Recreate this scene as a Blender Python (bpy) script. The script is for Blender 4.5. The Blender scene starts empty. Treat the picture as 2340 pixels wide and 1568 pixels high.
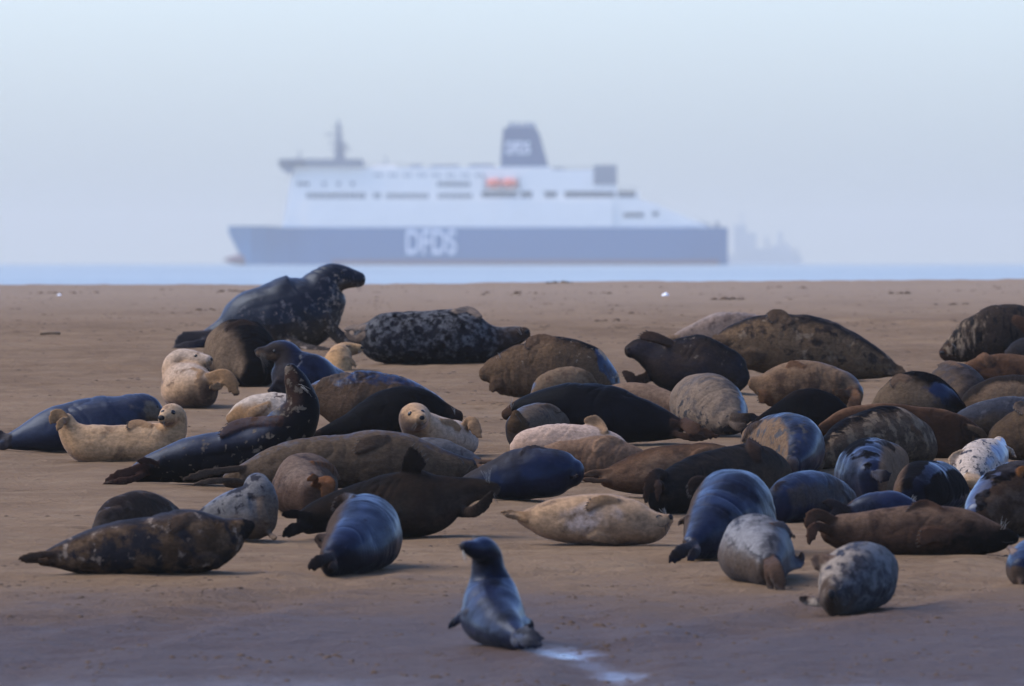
import bpy, bmesh, math, random
import numpy as np
from mathutils import Vector, Matrix, noise as mnoise
from mathutils.bvhtree import BVHTree

R = math.radians
sc = bpy.context.scene
col = sc.collection
rng = random.Random(7)
nrng = np.random.default_rng(11)

# ------------------------------------------------------------------ camera
F = 26000.0                      # focal length in units of a 2340-wide frame
EYE = 580.0                      # row of eye level in the 2340x1568 frame
CAMZ = 3.0                       # eye height above the sea
HAZE = 1.3e-4                    # haze density per metre
cam_d = bpy.data.cameras.new('camera')
cam = bpy.data.objects.new('camera', cam_d); col.objects.link(cam)
cam_d.sensor_width = 36.0
cam_d.lens = F / 2340.0 * 36.0
cam_d.clip_start = 1.0
cam_d.clip_end = 40000.0
TH = math.atan((784.0 - EYE) / F)
cam.location = (0, 0, CAMZ)
cam.rotation_euler = (math.pi / 2 - TH, 0, 0)
cam_d.dof.use_dof = True
cam_d.dof.focus_distance = 101.0
cam_d.dof.aperture_fstop = 5.5
sc.camera = cam

# ------------------------------------------------------------------ sky, sun, exposure
SUN_EL, SUN_AZ = 48.0, -84.0     # azimuth from the view direction, negative is to the left
w = bpy.data.worlds.new('World'); sc.world = w; w.use_nodes = True
nt = w.node_tree
bg = nt.nodes['Background']
sky = nt.nodes.new('ShaderNodeTexSky'); sky.sky_type = 'NISHITA'
sky.sun_disc = False
sky.sun_elevation = R(SUN_EL)
sky.sun_rotation = R(SUN_AZ)
sky.altitude = 0; sky.air_density = 1.0; sky.dust_density = 1.6; sky.ozone_density = 2.2
cool = nt.nodes.new('ShaderNodeMix'); cool.data_type = 'RGBA'; cool.blend_type = 'MULTIPLY'   # thin high overcast cools the whole sky evenly
cool.inputs[0].default_value = 1.0; cool.inputs[7].default_value = (.95, 1.11, 1.50, 1)
nt.links.new(sky.outputs[0], cool.inputs[6]); nt.links.new(cool.outputs[2], bg.inputs['Color'])
bg.inputs['Strength'].default_value = 0.085
sun_d = bpy.data.lights.new('sun', 'SUN'); sun = bpy.data.objects.new('sun', sun_d); col.objects.link(sun)
sun_d.energy = 1.5; sun_d.angle = R(45); sun_d.color = (1.0, 0.93, 0.83)
az, el = R(SUN_AZ), R(SUN_EL)
sdir = Vector((math.sin(az) * math.cos(el), math.cos(az) * math.cos(el), math.sin(el)))
sun.rotation_euler = (-sdir).to_track_quat('-Z', 'Y').to_euler()
sun.location = sdir * 50
vs = sc.view_settings
vs.view_transform = 'Standard'; vs.look = 'None'; vs.gamma = 1.0; vs.use_curve_mapping = False
vs.exposure = 1.72
sc.cycles.volume_bounces = 2
sc.cycles.max_bounces = 8

# ------------------------------------------------------------------ ground profile and pixel helpers
KD = np.array([-400., 0., 40., 60., 74., 85., 100., 118., 135., 160., 178., 190., 200., 215., 235., 270., 400.])
KB = np.array([2.75, 2.80, 2.86, 2.74, 2.52, 2.27, 1.91, 1.49, 1.13, 0.765, 0.575, 0.485, 0.56, 1.0, 2.2, 3.8, 6.0])
def _tangents(x, y):
    m = np.zeros_like(y); h = np.diff(x); d = np.diff(y) / h
    m[0], m[-1] = d[0], d[-1]
    for i in range(1, len(x) - 1):
        m[i] = 0 if d[i-1] * d[i] <= 0 else (h[i-1] + h[i]) / (h[i] / d[i-1] + h[i-1] / d[i])
    return m
KM = _tangents(KD, KB)
def depth_b(d):
    d = np.clip(np.asarray(d, float), KD[0], KD[-1])
    i = np.clip(np.searchsorted(KD, d) - 1, 0, len(KD) - 2)
    h = KD[i+1] - KD[i]; s = (d - KD[i]) / h
    return ((1 + 2*s) * (1-s)**2) * KB[i] + s*(1-s)**2 * h * KM[i] + s*s*(3-2*s) * KB[i+1] + s*s*(s-1) * h * KM[i+1]
def tilt(x, y):                 # the bank's crest rises a little towards +x
    return 0.0055 * np.clip(x, -12, 12) * np.clip((np.asarray(y, float) - 130) / 60, 0, 1)
def ground_z(x, y):
    return CAMZ - depth_b(y) + tilt(x, y)
def row_dist(row):
    lo, hi = 62.0, 189.0
    for _ in range(50):
        m = .5 * (lo + hi)
        if EYE + F * float(depth_b(m)) / m > row: lo = m
        else: hi = m
    return .5 * (lo + hi)
def ray(X, Y):
    dx, dy = (X - 1170.0) / F, (784.0 - Y) / F
    v = Vector((dx, math.cos(TH) + dy * math.sin(TH), -math.sin(TH) + dy * math.cos(TH)))
    return v / v.y
def at(X, Y, d):
    v = ray(X, Y) * d
    return Vector((v.x, v.y, v.z + CAMZ))
def onground(X, Y):
    d = row_dist(Y); p = at(X, Y, d); p.z = float(ground_z(p.x, p.y)); return p

# ------------------------------------------------------------------ small helpers
def tag(o, label=None, cat=None, group=None, kind=None):
    if label: o['label'] = label
    if cat: o['category'] = cat
    if group: o['group'] = group
    if kind: o['kind'] = kind
    return o
def mesh_obj(name, verts, faces, m=None, parent=None, smooth=True, loc=None):
    me = bpy.data.meshes.new(name)
    me.from_pydata([tuple(v) for v in verts], [], faces); me.update()
    if smooth: me.polygons.foreach_set('use_smooth', [True] * len(me.polygons))
    o = bpy.data.objects.new(name, me); col.objects.link(o)
    if m: me.materials.append(m)
    if parent: o.parent = parent
    if loc is not None: o.location = loc
    return o
def empty(name, loc):
    o = bpy.data.objects.new(name, None); col.objects.link(o); o.location = loc
    o.empty_display_size = .2
    return o
class NT:
    def __init__(s, name):
        s.m = bpy.data.materials.new(name); s.m.use_nodes = True
        s.t = s.m.node_tree; s.p = s.t.nodes['Principled BSDF']; s.out = s.t.nodes['Material Output']
    def n(s, kind, **kw):
        nd = s.t.nodes.new(kind)
        for k, v in kw.items(): setattr(nd, k, v)
        return nd
    def put(s, sock, v):
        if isinstance(v, bpy.types.NodeSocket): s.t.links.new(v, sock)
        elif v is not None:
            if sock.type == 'RGBA' and len(v) == 3: v = (*v, 1)
            sock.default_value = v
    def math(s, op, a, b=None, c=None, clamp=False):
        nd = s.n('ShaderNodeMath', operation=op, use_clamp=clamp)
        s.put(nd.inputs[0], a); s.put(nd.inputs[1], b); s.put(nd.inputs[2], c)
        return nd.outputs[0]
    def dot(s, a, v):
        nd = s.n('ShaderNodeVectorMath', operation='DOT_PRODUCT')
        s.put(nd.inputs[0], a); s.put(nd.inputs[1], v); return nd.outputs['Value']
    def mapping(s, vec, scale=(1, 1, 1), loc=(0, 0, 0), rot=(0, 0, 0)):
        nd = s.n('ShaderNodeMapping'); s.put(nd.inputs['Vector'], vec)
        nd.inputs['Scale'].default_value = scale; nd.inputs['Location'].default_value = loc; nd.inputs['Rotation'].default_value = rot
        return nd.outputs[0]
    def noise(s, vec, scale, detail=3, rough=.55, dist=0):
        nd = s.n('ShaderNodeTexNoise'); s.put(nd.inputs['Vector'], vec)
        nd.inputs['Scale'].default_value = scale; nd.inputs['Detail'].default_value = detail
        nd.inputs['Roughness'].default_value = rough; nd.inputs['Distortion'].default_value = dist
        return nd.outputs[0]
    def step(s, v, a, b, lo=0., hi=1.):
        nd = s.n('ShaderNodeMapRange', interpolation_type='SMOOTHSTEP')
        s.put(nd.inputs['Value'], v); nd.inputs['From Min'].default_value = a; nd.inputs['From Max'].default_value = b
        nd.inputs['To Min'].default_value = lo; nd.inputs['To Max'].default_value = hi
        return nd.outputs[0]
    def mix(s, f, a, b):
        nd = s.n('ShaderNodeMix', data_type='RGBA')
        s.put(nd.inputs[0], f); s.put(nd.inputs[6], a); s.put(nd.inputs[7], b); return nd.outputs[2]
    def lerp(s, f, a, b):
        nd = s.n('ShaderNodeMix', data_type='FLOAT')
        s.put(nd.inputs[0], f); s.put(nd.inputs[2], a); s.put(nd.inputs[3], b); return nd.outputs[0]
    def bump(s, h, strength, dist):
        nd = s.n('ShaderNodeBump'); nd.inputs['Strength'].default_value = strength; nd.inputs['Distance'].default_value = dist
        s.put(nd.inputs['Height'], h); s.put(s.p.inputs['Normal'], nd.outputs[0]); return nd
    def objco(s): return s.n('ShaderNodeTexCoord').outputs['Object']
    def attr(s, name, out='Vector'):
        return s.n('ShaderNodeAttribute', attribute_name=name).outputs[out]
def plain(name, c, rough=.6, spec=.3, var=.15, scale=8., metal=0.):
    k = NT(name); co = k.objco()
    nz = k.noise(co, scale, 4)
    k.put(k.p.inputs['Base Color'], k.mix(nz, tuple(x * (1 - var) for x in c), tuple(min(1, x * (1 + var)) for x in c)))
    k.p.inputs['Roughness'].default_value = rough; k.p.inputs['Specular IOR Level'].default_value = spec
    k.p.inputs['Metallic'].default_value = metal
    return k.m

# ------------------------------------------------------------------ sand
def vnoise(x, y, seed):
    """smooth value noise, vectorised"""
    xi = np.floor(x).astype(np.int64); yi = np.floor(y).astype(np.int64)
    xf = x - xi; yf = y - yi
    def h(a, b):
        n = (a * 374761393 + b * 668265263 + seed * 1442695041) & 0x7fffffff
        n = ((n ^ (n >> 13)) * 1274126177) & 0x7fffffff
        return ((n ^ (n >> 16)) & 0xffff) / 65535.0
    u = xf * xf * (3 - 2 * xf); v = yf * yf * (3 - 2 * yf)
    return (h(xi, yi) * (1-u) + h(xi+1, yi) * u) * (1-v) + (h(xi, yi+1) * (1-u) + h(xi+1, yi+1) * u) * v - .5
TRACKS = ((-4.0, 108, .9, .3, .35), (-3.1, 125, -.7, .3, .35), (-2.2, 76, .12, .25, .3), (.55, 69, -.03, .15, .28), (2.4, 78, .2, .3, .3), (1.2, 146, .8, .4, .4), (4.6, 150, -.6, .4, .4), (-1.2, 80, .5, .3, .3))
def relief(x, y):
    z = .05 * vnoise(x * .22 + y * .06, y * .10, 1) + .03 * vnoise(x * .7 + y * .15, y * .33, 2)
    z += .024 * vnoise(x * 1.7 + y * .5, y * .9, 3) + .022 * vnoise(x * 3.6, y * 2.6, 4) + .012 * vnoise(x * 7, y * 4.3, 5)
    pit = np.clip(vnoise(x * .5, y * .3, 8) * 2.4, 0, 1)
    z += pit * .020 * vnoise(x * 5.1 + 7, y * 3.1, 9)
    z = z * np.clip((230 - y) / 40, .2, 1)
    for x0, y0, sl, cv, wd in TRACKS:            # shallow drag trails left by seals hauling out
        u = (y - y0) ; xc = x0 + sl * u + cv * np.sin(u * .35)
        q = (x - xc) / wd; near = np.clip(1 - np.abs(u) / 9, 0, 1) ** .5
        z = z + near * (-.030 * np.exp(-q * q) + .022 * np.exp(-(np.abs(q) - 1.5) ** 2 * 3)) * (1 + .5 * np.sin(u * 9 + x0))
    return z
xs = np.concatenate([[-160, -110, -70, -45, -30, -22], np.arange(-15, 15.01, .10), [22, 30, 45, 70, 110, 160]])
ys = np.concatenate([np.arange(-160, 50, 15.), np.arange(50, 66, 1.), np.arange(66, 150, .16), np.arange(150, 205, .3), np.arange(205, 300, 4.)])
GX, GY = np.meshgrid(xs, ys)
GZ = ground_z(GX, GY) + relief(GX, GY)
GZ = GZ - np.clip((np.abs(GX) - 60) / 60, 0, 1.5) ** 2 * 3.5 - np.clip((-GY - 60) / 60, 0, 2) ** 2 * 3
nx, ny = len(xs), len(ys)
V = np.stack([GX.ravel(), GY.ravel(), GZ.ravel()], 1)
idx = (np.arange(ny - 1)[:, None] * nx + np.arange(nx - 1)[None, :]).ravel()
Q = np.stack([idx, idx + 1, idx + nx + 1, idx + nx], 1)
me = bpy.data.meshes.new('sand_bank')
me.vertices.add(len(V)); me.vertices.foreach_set('co', V.ravel())
me.loops.add(Q.size); me.loops.foreach_set('vertex_index', Q.ravel().astype(np.int32))
me.polygons.add(len(Q)); me.polygons.foreach_set('loop_start', np.arange(0, Q.size, 4, dtype=np.int32))
me.polygons.foreach_set('use_smooth', np.ones(len(Q), bool))
me.update(calc_edges=True); me.validate()
sand = bpy.data.objects.new('sand', me); col.objects.link(sand); tag(sand, kind='structure')
sand['label'] = 'wide sandbank of damp brown sand rising to a crest before the sea'
GLINTS = ((1290, 1494, .25, .9, .85), (1410, 1533, .20, .75, .7), (1345, 1512, .18, .8, .35), (500, 1582, 2.4, 2.2, .22), (1950, 1582, 2.2, 1.8, .2))
def sand_material():
    k = NT('sand'); co = k.objco()
    sep = k.n('ShaderNodeSeparateXYZ'); k.put(sep.inputs[0], co)
    big = k.noise(k.mapping(co, (.35, .14, 1)), 1.0, 4, .6)
    med = k.noise(k.mapping(co, (.9, 1.3, 1), rot=(0, 0, .12)), 1.0, 6, .68, .6)
    streak = k.noise(k.mapping(co, (2.0, 2.2, 1), loc=(3, 1, 0)), 1.5, 7, .72, .8)
    patch = k.noise(k.mapping(co, (.5, .22, 1), loc=(9, 4, 0)), 1.0, 3, .6)
    grain = k.noise(co, 90, 2)
    c = k.mix(k.step(big, .3, .7), (0.1180, 0.0712, 0.0379), (0.1671, 0.1047, 0.0586))
    c = k.mix(k.step(med, .44, .64, 0, .5), c, (0.2104, 0.1400, 0.0819))
    c = k.mix(k.math('MULTIPLY', k.step(streak, .54, .68, 0, .85), k.step(patch, .40, .62)), c, (0.0587, 0.0329, 0.0166))
    c = k.mix(k.math('MULTIPLY', grain, .35), c, (0.0956, 0.0609, 0.0353))
    # damp foreshore: darker towards the near water's edge
    wet = k.math('ADD', k.step(sep.outputs[1], 90, 71), k.math('MULTIPLY', k.math('SUBTRACT', big, .5), .9))
    wet2 = k.step(k.math('ADD', wet, k.math('MULTIPLY', k.math('SUBTRACT', med, .5), .45)), .35, .98)
    c = k.mix(k.math('MULTIPLY', wet2, .85), c, (0.0371, 0.0209, 0.0168))
    far = k.step(sep.outputs[1], 140, 180)
    c = k.mix(k.math('MULTIPLY', far, .75), c, (.225, .165, .118))
    # shallow puddles left by the tide
    pud = None
    for X, row, rx, ry, am in GLINTS:
        p = onground(X, row)
        v = k.n('ShaderNodeVectorMath', operation='MULTIPLY_ADD'); k.put(v.inputs[0], co); v.inputs[1].default_value = (1 / rx, 1 / ry, 0); v.inputs[2].default_value = (-p.x / rx, -p.y / ry, 0)
        ln = k.n('ShaderNodeVectorMath', operation='LENGTH'); k.put(ln.inputs[0], v.outputs[0])
        e = k.math('MULTIPLY_ADD', k.math('SUBTRACT', k.noise(k.mapping(co, (2.2, .9, 1), loc=(X, 0, 0)), 2.0, 6, .66), .5), 1.5, ln.outputs['Value'])
        m = k.math('MULTIPLY', k.step(e, 1.15, .15), am)
        pud = m if pud is None else k.math('MAXIMUM', pud, m)
    k.put(k.p.inputs['Base Color'], c)
    k.put(k.p.inputs['Roughness'], k.lerp(pud, k.lerp(wet2, .95, .62), .16))
    k.put(k.p.inputs['Specular IOR Level'], k.lerp(pud, k.lerp(wet2, .04, .08), .5))
    h = k.math('ADD', k.math('MULTIPLY', k.noise(k.mapping(co, (1, 1, 1)), 4.5, 7, .7, .5), 1.6), k.math('MULTIPLY', k.noise(co, 60, 3), .25))
    bn = k.bump(h, 1.0, .055)
    k.put(bn.inputs['Strength'], k.lerp(pud, 1.0, .04))
    return k.m
SANDMAT = sand_material(); me.materials.append(SANDMAT)

# ------------------------------------------------------------------ sea, curved with the earth
RE = 7.4e6
def sea_drop(r): return -r * r / (2 * RE)
rr = np.concatenate([[0.5], np.geomspace(120, 16000, 90)]); na = 144
sv = [(0, 0, 0)]; sf = []
for r_ in rr:
    for a in range(na):
        t = 2 * math.pi * a / na
        sv.append((r_ * math.cos(t), r_ * math.sin(t), sea_drop(r_)))
for a in range(na): sf.append((0, 1 + a, 1 + (a + 1) % na))
for i in range(len(rr) - 1):
    for a in range(na):
        b = (a + 1) % na
        sf.append((1 + i*na + a, 1 + (i+1)*na + a, 1 + (i+1)*na + b, 1 + i*na + b))
k = NT('sea_water'); co = k.objco()
k.put(k.p.inputs['Base Color'], k.mix(k.step(k.noise(k.mapping(co, (.004, .0012, 1)), 1, 4), .35, .65), (.17, .20, .205), (.21, .24, .24)))
k.p.inputs['Roughness'].default_value = .4; k.p.inputs['IOR'].default_value = 1.33; k.p.inputs['Specular IOR Level'].default_value = .12
hh = k.math('ADD', k.noise(k.mapping(co, (.25, .12, 1)), 1, 4), k.math('MULTIPLY', k.noise(k.mapping(co, (.03, .012, 1)), 1, 3), 1.6))
k.bump(hh, 1.0, 1.6)
sea = mesh_obj('sea', sv, sf, k.m); tag(sea, 'calm hazy blue strip of sea beyond the sandbank', kind='structure')

# ------------------------------------------------------------------ ferry on the horizon
SD = 4283.0; SS = F / SD                         # pixels per metre out there
SZ = sea_drop(SD)
ferry = empty('ferry', ((1090 - 1170) / SS, SD, SZ))
tag(ferry, 'large hazy car ferry with navy hull, white decks and one dark funnel', 'ferry')
WL = 600.0
def sx(X): return (X - 1090) / SS
def sz(Y): return (WL - Y) / SS
def box(x0, x1, y0, y1, z0, z1):
    v = [(x, y, z) for x in (x0, x1) for y in (y0, y1) for z in (z0, z1)]
    return v, [(0, 1, 3, 2), (4, 6, 7, 5), (0, 4, 5, 1), (2, 3, 7, 6), (0, 2, 6, 4), (1, 5, 7, 3)]
def sbox(name, X0, X1, Y0, Y1, m, parent=ferry, y0=-13, y1=13):
    v, f = box(sx(X0), sx(X1), y0, y1, sz(Y1), sz(Y0))
    return mesh_obj(name, v, f, m, parent, smooth=False)
def prism(name, pts, y0, y1, m, parent=ferry):
    """outline in picture units, given depth across the ship"""
    n = len(pts)
    v = [(sx(x), y0, sz(y)) for x, y in pts] + [(sx(x), y1, sz(y)) for x, y in pts]
    f = [tuple(range(n)), tuple(range(2*n - 1, n - 1, -1))] + [(i, n + i, n + (i+1) % n, (i+1) % n) for i in range(n)]
    return mesh_obj(name, v, f, m, parent, smooth=False)
NAVY = plain('navy_hull_paint', (.007, .11, .27), .45, .4)
NAVY_FUNNEL = plain('dark_navy_funnel_paint', (.006, .055, .15), .45, .3)
SWHITE = plain('white_ship_paint', (.92, .85, .74), .5, .3, .06, .2)
SDARK = plain('ship_window_glass', (.03, .045, .07), .25, .5)
SRED = plain('red_antifouling', (.13, .06, .085), .7)
SORANGE = plain('orange_lifeboat_paint', (.75, .12, .05), .5)
SGREY = plain('grey_ship_steel', (.16, .18, .22), .6)
SLETTER = plain('white_lettering', (.8, .8, .8), .5, .3, .03)
# hull: lofted sections from bow (low x) to stern
hv, hf = [], []
secs = []
for X in [522, 535, 550, 575, 610, 660, 730, 850, 1000, 1200, 1400, 1550, 1620, 1662]:
    u = (X - 522) / 150.0
    half_top = 14.0 * min(1, max(.03, 1 - (1 - min(u * 1.15 + .05, 1)) ** 2.2))
    half_wl = 14.0 * min(1, max(.015, 1 - (1 - min(max(X - 552, 0) / 220., 1)) ** 2))
    if X > 1600: half_wl *= .9
    zl = 0.
    if X < 560: zl = (560 - X) / 38. * sz(520) * .92
    secs.append((X, half_top, half_wl, zl))
lv = 6
for X, a, b, zl in secs:
    ztop = sz(514 - (3 if X < 640 else 0))
    ring = []
    for i in range(lv + 1):
        t = i / lv
        z = (zl - 3 * (zl == 0)) + (ztop - (zl - 3 * (zl == 0))) * t
        hw = b + (a - b) * t ** 1.4
        ring.append((hw, z))
    for hw, z in ring: hv.append((sx(X), -hw, z))
    for hw, z in reversed(ring): hv.append((sx(X), hw, z))
m_ = 2 * (lv + 1)
for i in range(len(secs) - 1):
    for j in range(m_): hf.append((i*m_ + j, (i+1)*m_ + j, (i+1)*m_ + (j+1) % m_, i*m_ + (j+1) % m_))
hf.append(tuple(range(m_ - 1, -1, -1))); hf.append(tuple(range((len(secs) - 1)*m_, len(secs)*m_)))
mesh_obj('hull', hv, hf, NAVY, ferry, smooth=False)
# bulbous bow
bv, bf = [], []
for i in range(9):
    t = i / 8; X = 512 + t * 70; r_ = 2.1 * math.sin(math.pi * min(.5, t * .75 + .05)) + .1
    for j in range(10):
        a = 2 * math.pi * j / 10
        bv.append((sx(X), r_ * .8 * math.cos(a), sz(588) + r_ * math.sin(a)))
for i in range(8):
    for j in range(10): bf.append((i*10 + j, (i+1)*10 + j, (i+1)*10 + (j+1) % 10, i*10 + (j+1) % 10))
bf.append(tuple(range(9, -1, -1)))
mesh_obj('bulbous_bow', bv, bf, SRED, ferry)
sbox('boot_stripe', 760, 1640, 588, 603, SRED, y0=-14.06, y1=14.06)
sup = prism('superstructure', [(646, 516), (662, 430), (672, 380), (1258, 376), (1262, 384), (1356, 384), (1356, 416), (1408, 418), (1412, 432), (1458, 432), (1462, 452), (1500, 462), (1560, 488), (1618, 512), (1618, 516)], -12.6, 12.6, SWHITE)
sbox('side_casing', 700, 1400, 452, 515.5, SWHITE, y0=-13.4, y1=13.4)
br = prism('bridge', [(640, 376), (637, 362), (644, 358), (828, 358), (832, 364), (832, 376)], -15, 15, SGREY)
prism('bridge_window', [(641, 374), (640, 365), (700, 364.5), (700, 374)], -15.2, -15.05, SDARK, br)
prism('bridge_wing', [(640, 377), (676, 377), (668, 392), (655, 390)], -15, -12, SGREY)
for X0, X1, Y0 in ((848, 905, 372), (936, 966, 370), (985, 1050, 371), (1072, 1130, 369), (1265, 1290, 378)):
    sbox('deck_house', X0, X1, Y0, 382, SGREY if X0 > 930 else SWHITE, y0=-8, y1=8)
# mast
mast = prism('mast', [(764, 359), (769, 300), (771, 268), (776, 268), (779, 300), (790, 359)], -1.2, 1.2, SGREY)
for X0, X1, Y in ((752, 792, 318), (744, 786, 300), (757, 800, 335), (762, 784, 284)):
    sbox('yardarm', X0, X1, Y, Y + 4, SGREY, mast, -1.4, 1.4)
sbox('radar_scanner', 778, 797, 326, 331, SGREY, mast, -3, 3)
prism('signal_pole', [(682, 358), (683, 338), (686, 338), (687, 358)], -.4, .4, SGREY)
prism('aerial', [(879, 372), (880, 348), (882, 348), (884, 372)], -.4, .4, SGREY)
# funnel
fun = prism('funnel', [(1143, 379), (1146, 330), (1150, 288), (1165, 284), (1222, 285), (1233, 300), (1254, 379)], -5.5, 5.5, NAVY_FUNNEL)
for X in (1163, 1176, 1190, 1203, 1215):
    sbox('exhaust_pipe', X, X + 8, 273 + rng.random() * 4, 286, NAVY, fun, -2, 2)
# dark housing aft, lifeboats, painted recess shade
sbox('aft_housing', 1356, 1409, 372, 417, SGREY, y0=-13.0, y1=-2)
def lifeboat(X0, X1, Y0, Y1):
    cx, hx = .5 * (X0 + X1), .5 * (X1 - X0); cy, hy = .5 * (Y0 + Y1), .5 * (Y1 - Y0)
    v, f = [], []
    for i in range(9):
        t = -1 + i / 4; s = math.sqrt(max(.02, 1 - t ** 4))
        for j in range(10):
            a = 2 * math.pi * j / 10
            v.append((sx(cx + hx * t), -13.6 + 1.7 * s * math.cos(a), sz(cy) + hy / SS * s * math.sin(a)))
    for i in range(8):
        for j in range(10): f.append((i*10 + j, (i+1)*10 + j, (i+1)*10 + (j+1) % 10, i*10 + (j+1) % 10))
    f += [tuple(range(9, -1, -1)), tuple(range(80, 90))]
    mesh_obj('lifeboat', v, f, SORANGE, ferry)
lifeboat(1112, 1148, 403, 425); lifeboat(1148, 1183, 403, 425)
for X0, X1 in ((1100, 1182), (1190, 1216), (1244, 1272), (1290, 1404), (1410, 1452)):
    sbox('deck_opening', X0, X1, 432, 446, SDARK, y0=-12.7, y1=-12.5)  # flat dark panel paints the shade inside the recess
sbox('stern_opening', 1424, 1470, 481, 491, SDARK, y0=-12.8, y1=-12.5)  # stern recesses are dark panels too, shade put in as colour
sbox('stern_opening', 1490, 1504, 478, 488, SDARK, y0=-12.8, y1=-12.5)
for X in (1535, 1560, 1580, 1598, 1612, 1634):
    sbox('stern_fitting', X, X + 9, 500 + rng.random() * 6, 516, SGREY, y0=-9 + rng.random() * 6, y1=4)
for X0, n_, st, Y0, Y1 in ((702, 13, 10.5, 436, 448), (855, 2, 9, 436, 448), (884, 10, 9.8, 437, 448), (1001, 8, 10, 437, 448), (1000, 8, 9.6, 410, 421)):
    for i in range(n_):
        sbox('window', X0 + i * st, X0 + i * st + st * .72, Y0, Y1, SDARK, y0=-12.75, y1=-12.5)
for X in range(846, 1100, 11):
    if X % 3: sbox('window', X, X + 6, 392, 398, SDARK, y0=-12.75, y1=-12.5)
for X0, X1 in ((700, 836), (842, 930), (1262, 1354), (1412, 1456)):
    Yt = 370 if X0 < 1200 else (376 if X0 < 1400 else 424)
    rl = sbox('railing', X0, X1, Yt, Yt + 1.2, SGREY, y0=-12.4, y1=-12.2)
    for q in range(int((X1 - X0) / 9) + 1): sbox('railing_post', X0 + q * 9, X0 + q * 9 + 1, Yt + 1.3, Yt + 9, SGREY, rl, -12.4, -12.2)
for X in (1106, 1145, 1184): prism('davit', [(X, 430), (X, 398), (X + 3, 398), (X + 3, 430)], -13.2, -12.65, SGREY)
for X in (680, 690, 700, 738, 771, 803):
    sbox('window', X, X + 8, 411, 419, SDARK, y0=-12.75, y1=-12.5)
def lettering(txt, X0, X1, Y0, Y1, yy, parent):
    cu = bpy.data.curves.new('lettering', 'FONT'); cu.body = txt; cu.extrude = .06; cu.offset = .018
    t = bpy.data.objects.new('lettering', cu); col.objects.link(t)
    bpy.context.view_layer.update()
    dg = bpy.context.evaluated_depsgraph_get()
    me = bpy.data.meshes.new_from_object(t.evaluated_get(dg))
    bpy.data.objects.remove(t); bpy.data.curves.remove(cu)
    c = np.zeros(len(me.vertices) * 3); me.vertices.foreach_get('co', c); c = c.reshape(-1, 3)
    a, b = c.min(0), c.max(0)
    n = np.empty_like(c)
    n[:, 0] = sx(X0) + (c[:, 0] - a[0]) / (b[0] - a[0]) * (sx(X1) - sx(X0))
    n[:, 2] = sz(Y1) + (c[:, 1] - a[1]) / (b[1] - a[1]) * (sz(Y0) - sz(Y1))
    n[:, 1] = yy - (c[:, 2] - a[2]) / (b[2] - a[2]) * .12
    me.vertices.foreach_set('co', n.ravel()); me.update(); me.materials.clear(); me.materials.append(SLETTER)
    o = bpy.data.objects.new('lettering', me); col.objects.link(o); o.parent = parent; return o
lettering('DFDS', 929, 1043, 519, 576, -14.05, ferry)
lettering('DFDS', 1157, 1211, 318, 347, -5.55, fun)
# ------------------------------------------------------------------ far ship, mostly below the horizon
FARM = plain('haze_pale_far_ship', (.40, .42, .44), .7)  # pale grey puts part of the haze fade into the paint
D2 = 8600.0; S2 = F / D2
far = empty('cargo_ship', ((1740 - 1170) / S2, D2, sea_drop(D2)))
tag(far, 'very faint far cargo ship with deck cranes, fading into haze behind the ferry stern', 'ship')
row0 = EYE + F * (CAMZ - sea_drop(D2)) / D2
def fbox(name, X0, X1, Y0, Y1, m, y0=-10, y1=10):
    v, f = box((X0 - 1740) / S2, (X1 - 1740) / S2, y0, y1, (row0 - Y1) / S2, (row0 - Y0) / S2)
    return mesh_obj(name, v, f, m, far, smooth=False)
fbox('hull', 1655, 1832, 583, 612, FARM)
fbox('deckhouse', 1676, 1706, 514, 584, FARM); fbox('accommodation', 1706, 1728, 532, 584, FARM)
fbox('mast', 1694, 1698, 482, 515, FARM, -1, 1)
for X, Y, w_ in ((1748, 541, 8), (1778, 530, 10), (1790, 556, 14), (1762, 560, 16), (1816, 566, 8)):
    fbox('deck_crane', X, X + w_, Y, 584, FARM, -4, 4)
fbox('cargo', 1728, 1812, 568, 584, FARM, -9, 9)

# ------------------------------------------------------------------ seals: builder
def catmull(P, n):
    """P (k,m) -> (n,m) through all knots, parameterised by chord length of the first three columns"""
    P = np.asarray(P, float); k = len(P)
    s = np.concatenate([[0], np.cumsum(np.sqrt((np.diff(P[:, :3], axis=0) ** 2).sum(1)) ** .5 + 1e-6)])
    m = np.zeros_like(P)
    m[0] = (P[1] - P[0]) / (s[1] - s[0]); m[-1] = (P[-1] - P[-2]) / (s[-1] - s[-2])
    for i in range(1, k - 1):
        a, b = s[i] - s[i-1], s[i+1] - s[i]
        m[i] = ((P[i] - P[i-1]) / a * b + (P[i+1] - P[i]) / b * a) / (a + b)
    u = np.linspace(0, s[-1], n); j = np.clip(np.searchsorted(s, u, 'right') - 1, 0, k - 2)
    h = (s[j+1] - s[j])[:, None]; t = ((u - s[j]) / (s[j+1] - s[j]))[:, None]
    return ((1+2*t)*(1-t)**2)*P[j] + t*(1-t)**2*h*m[j] + t*t*(3-2*t)*P[j+1] + t*t*(t-1)*h*m[j+1]
def norm(a): return a / np.maximum(1e-9, np.sqrt((a * a).sum(-1, keepdims=True)))
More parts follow.
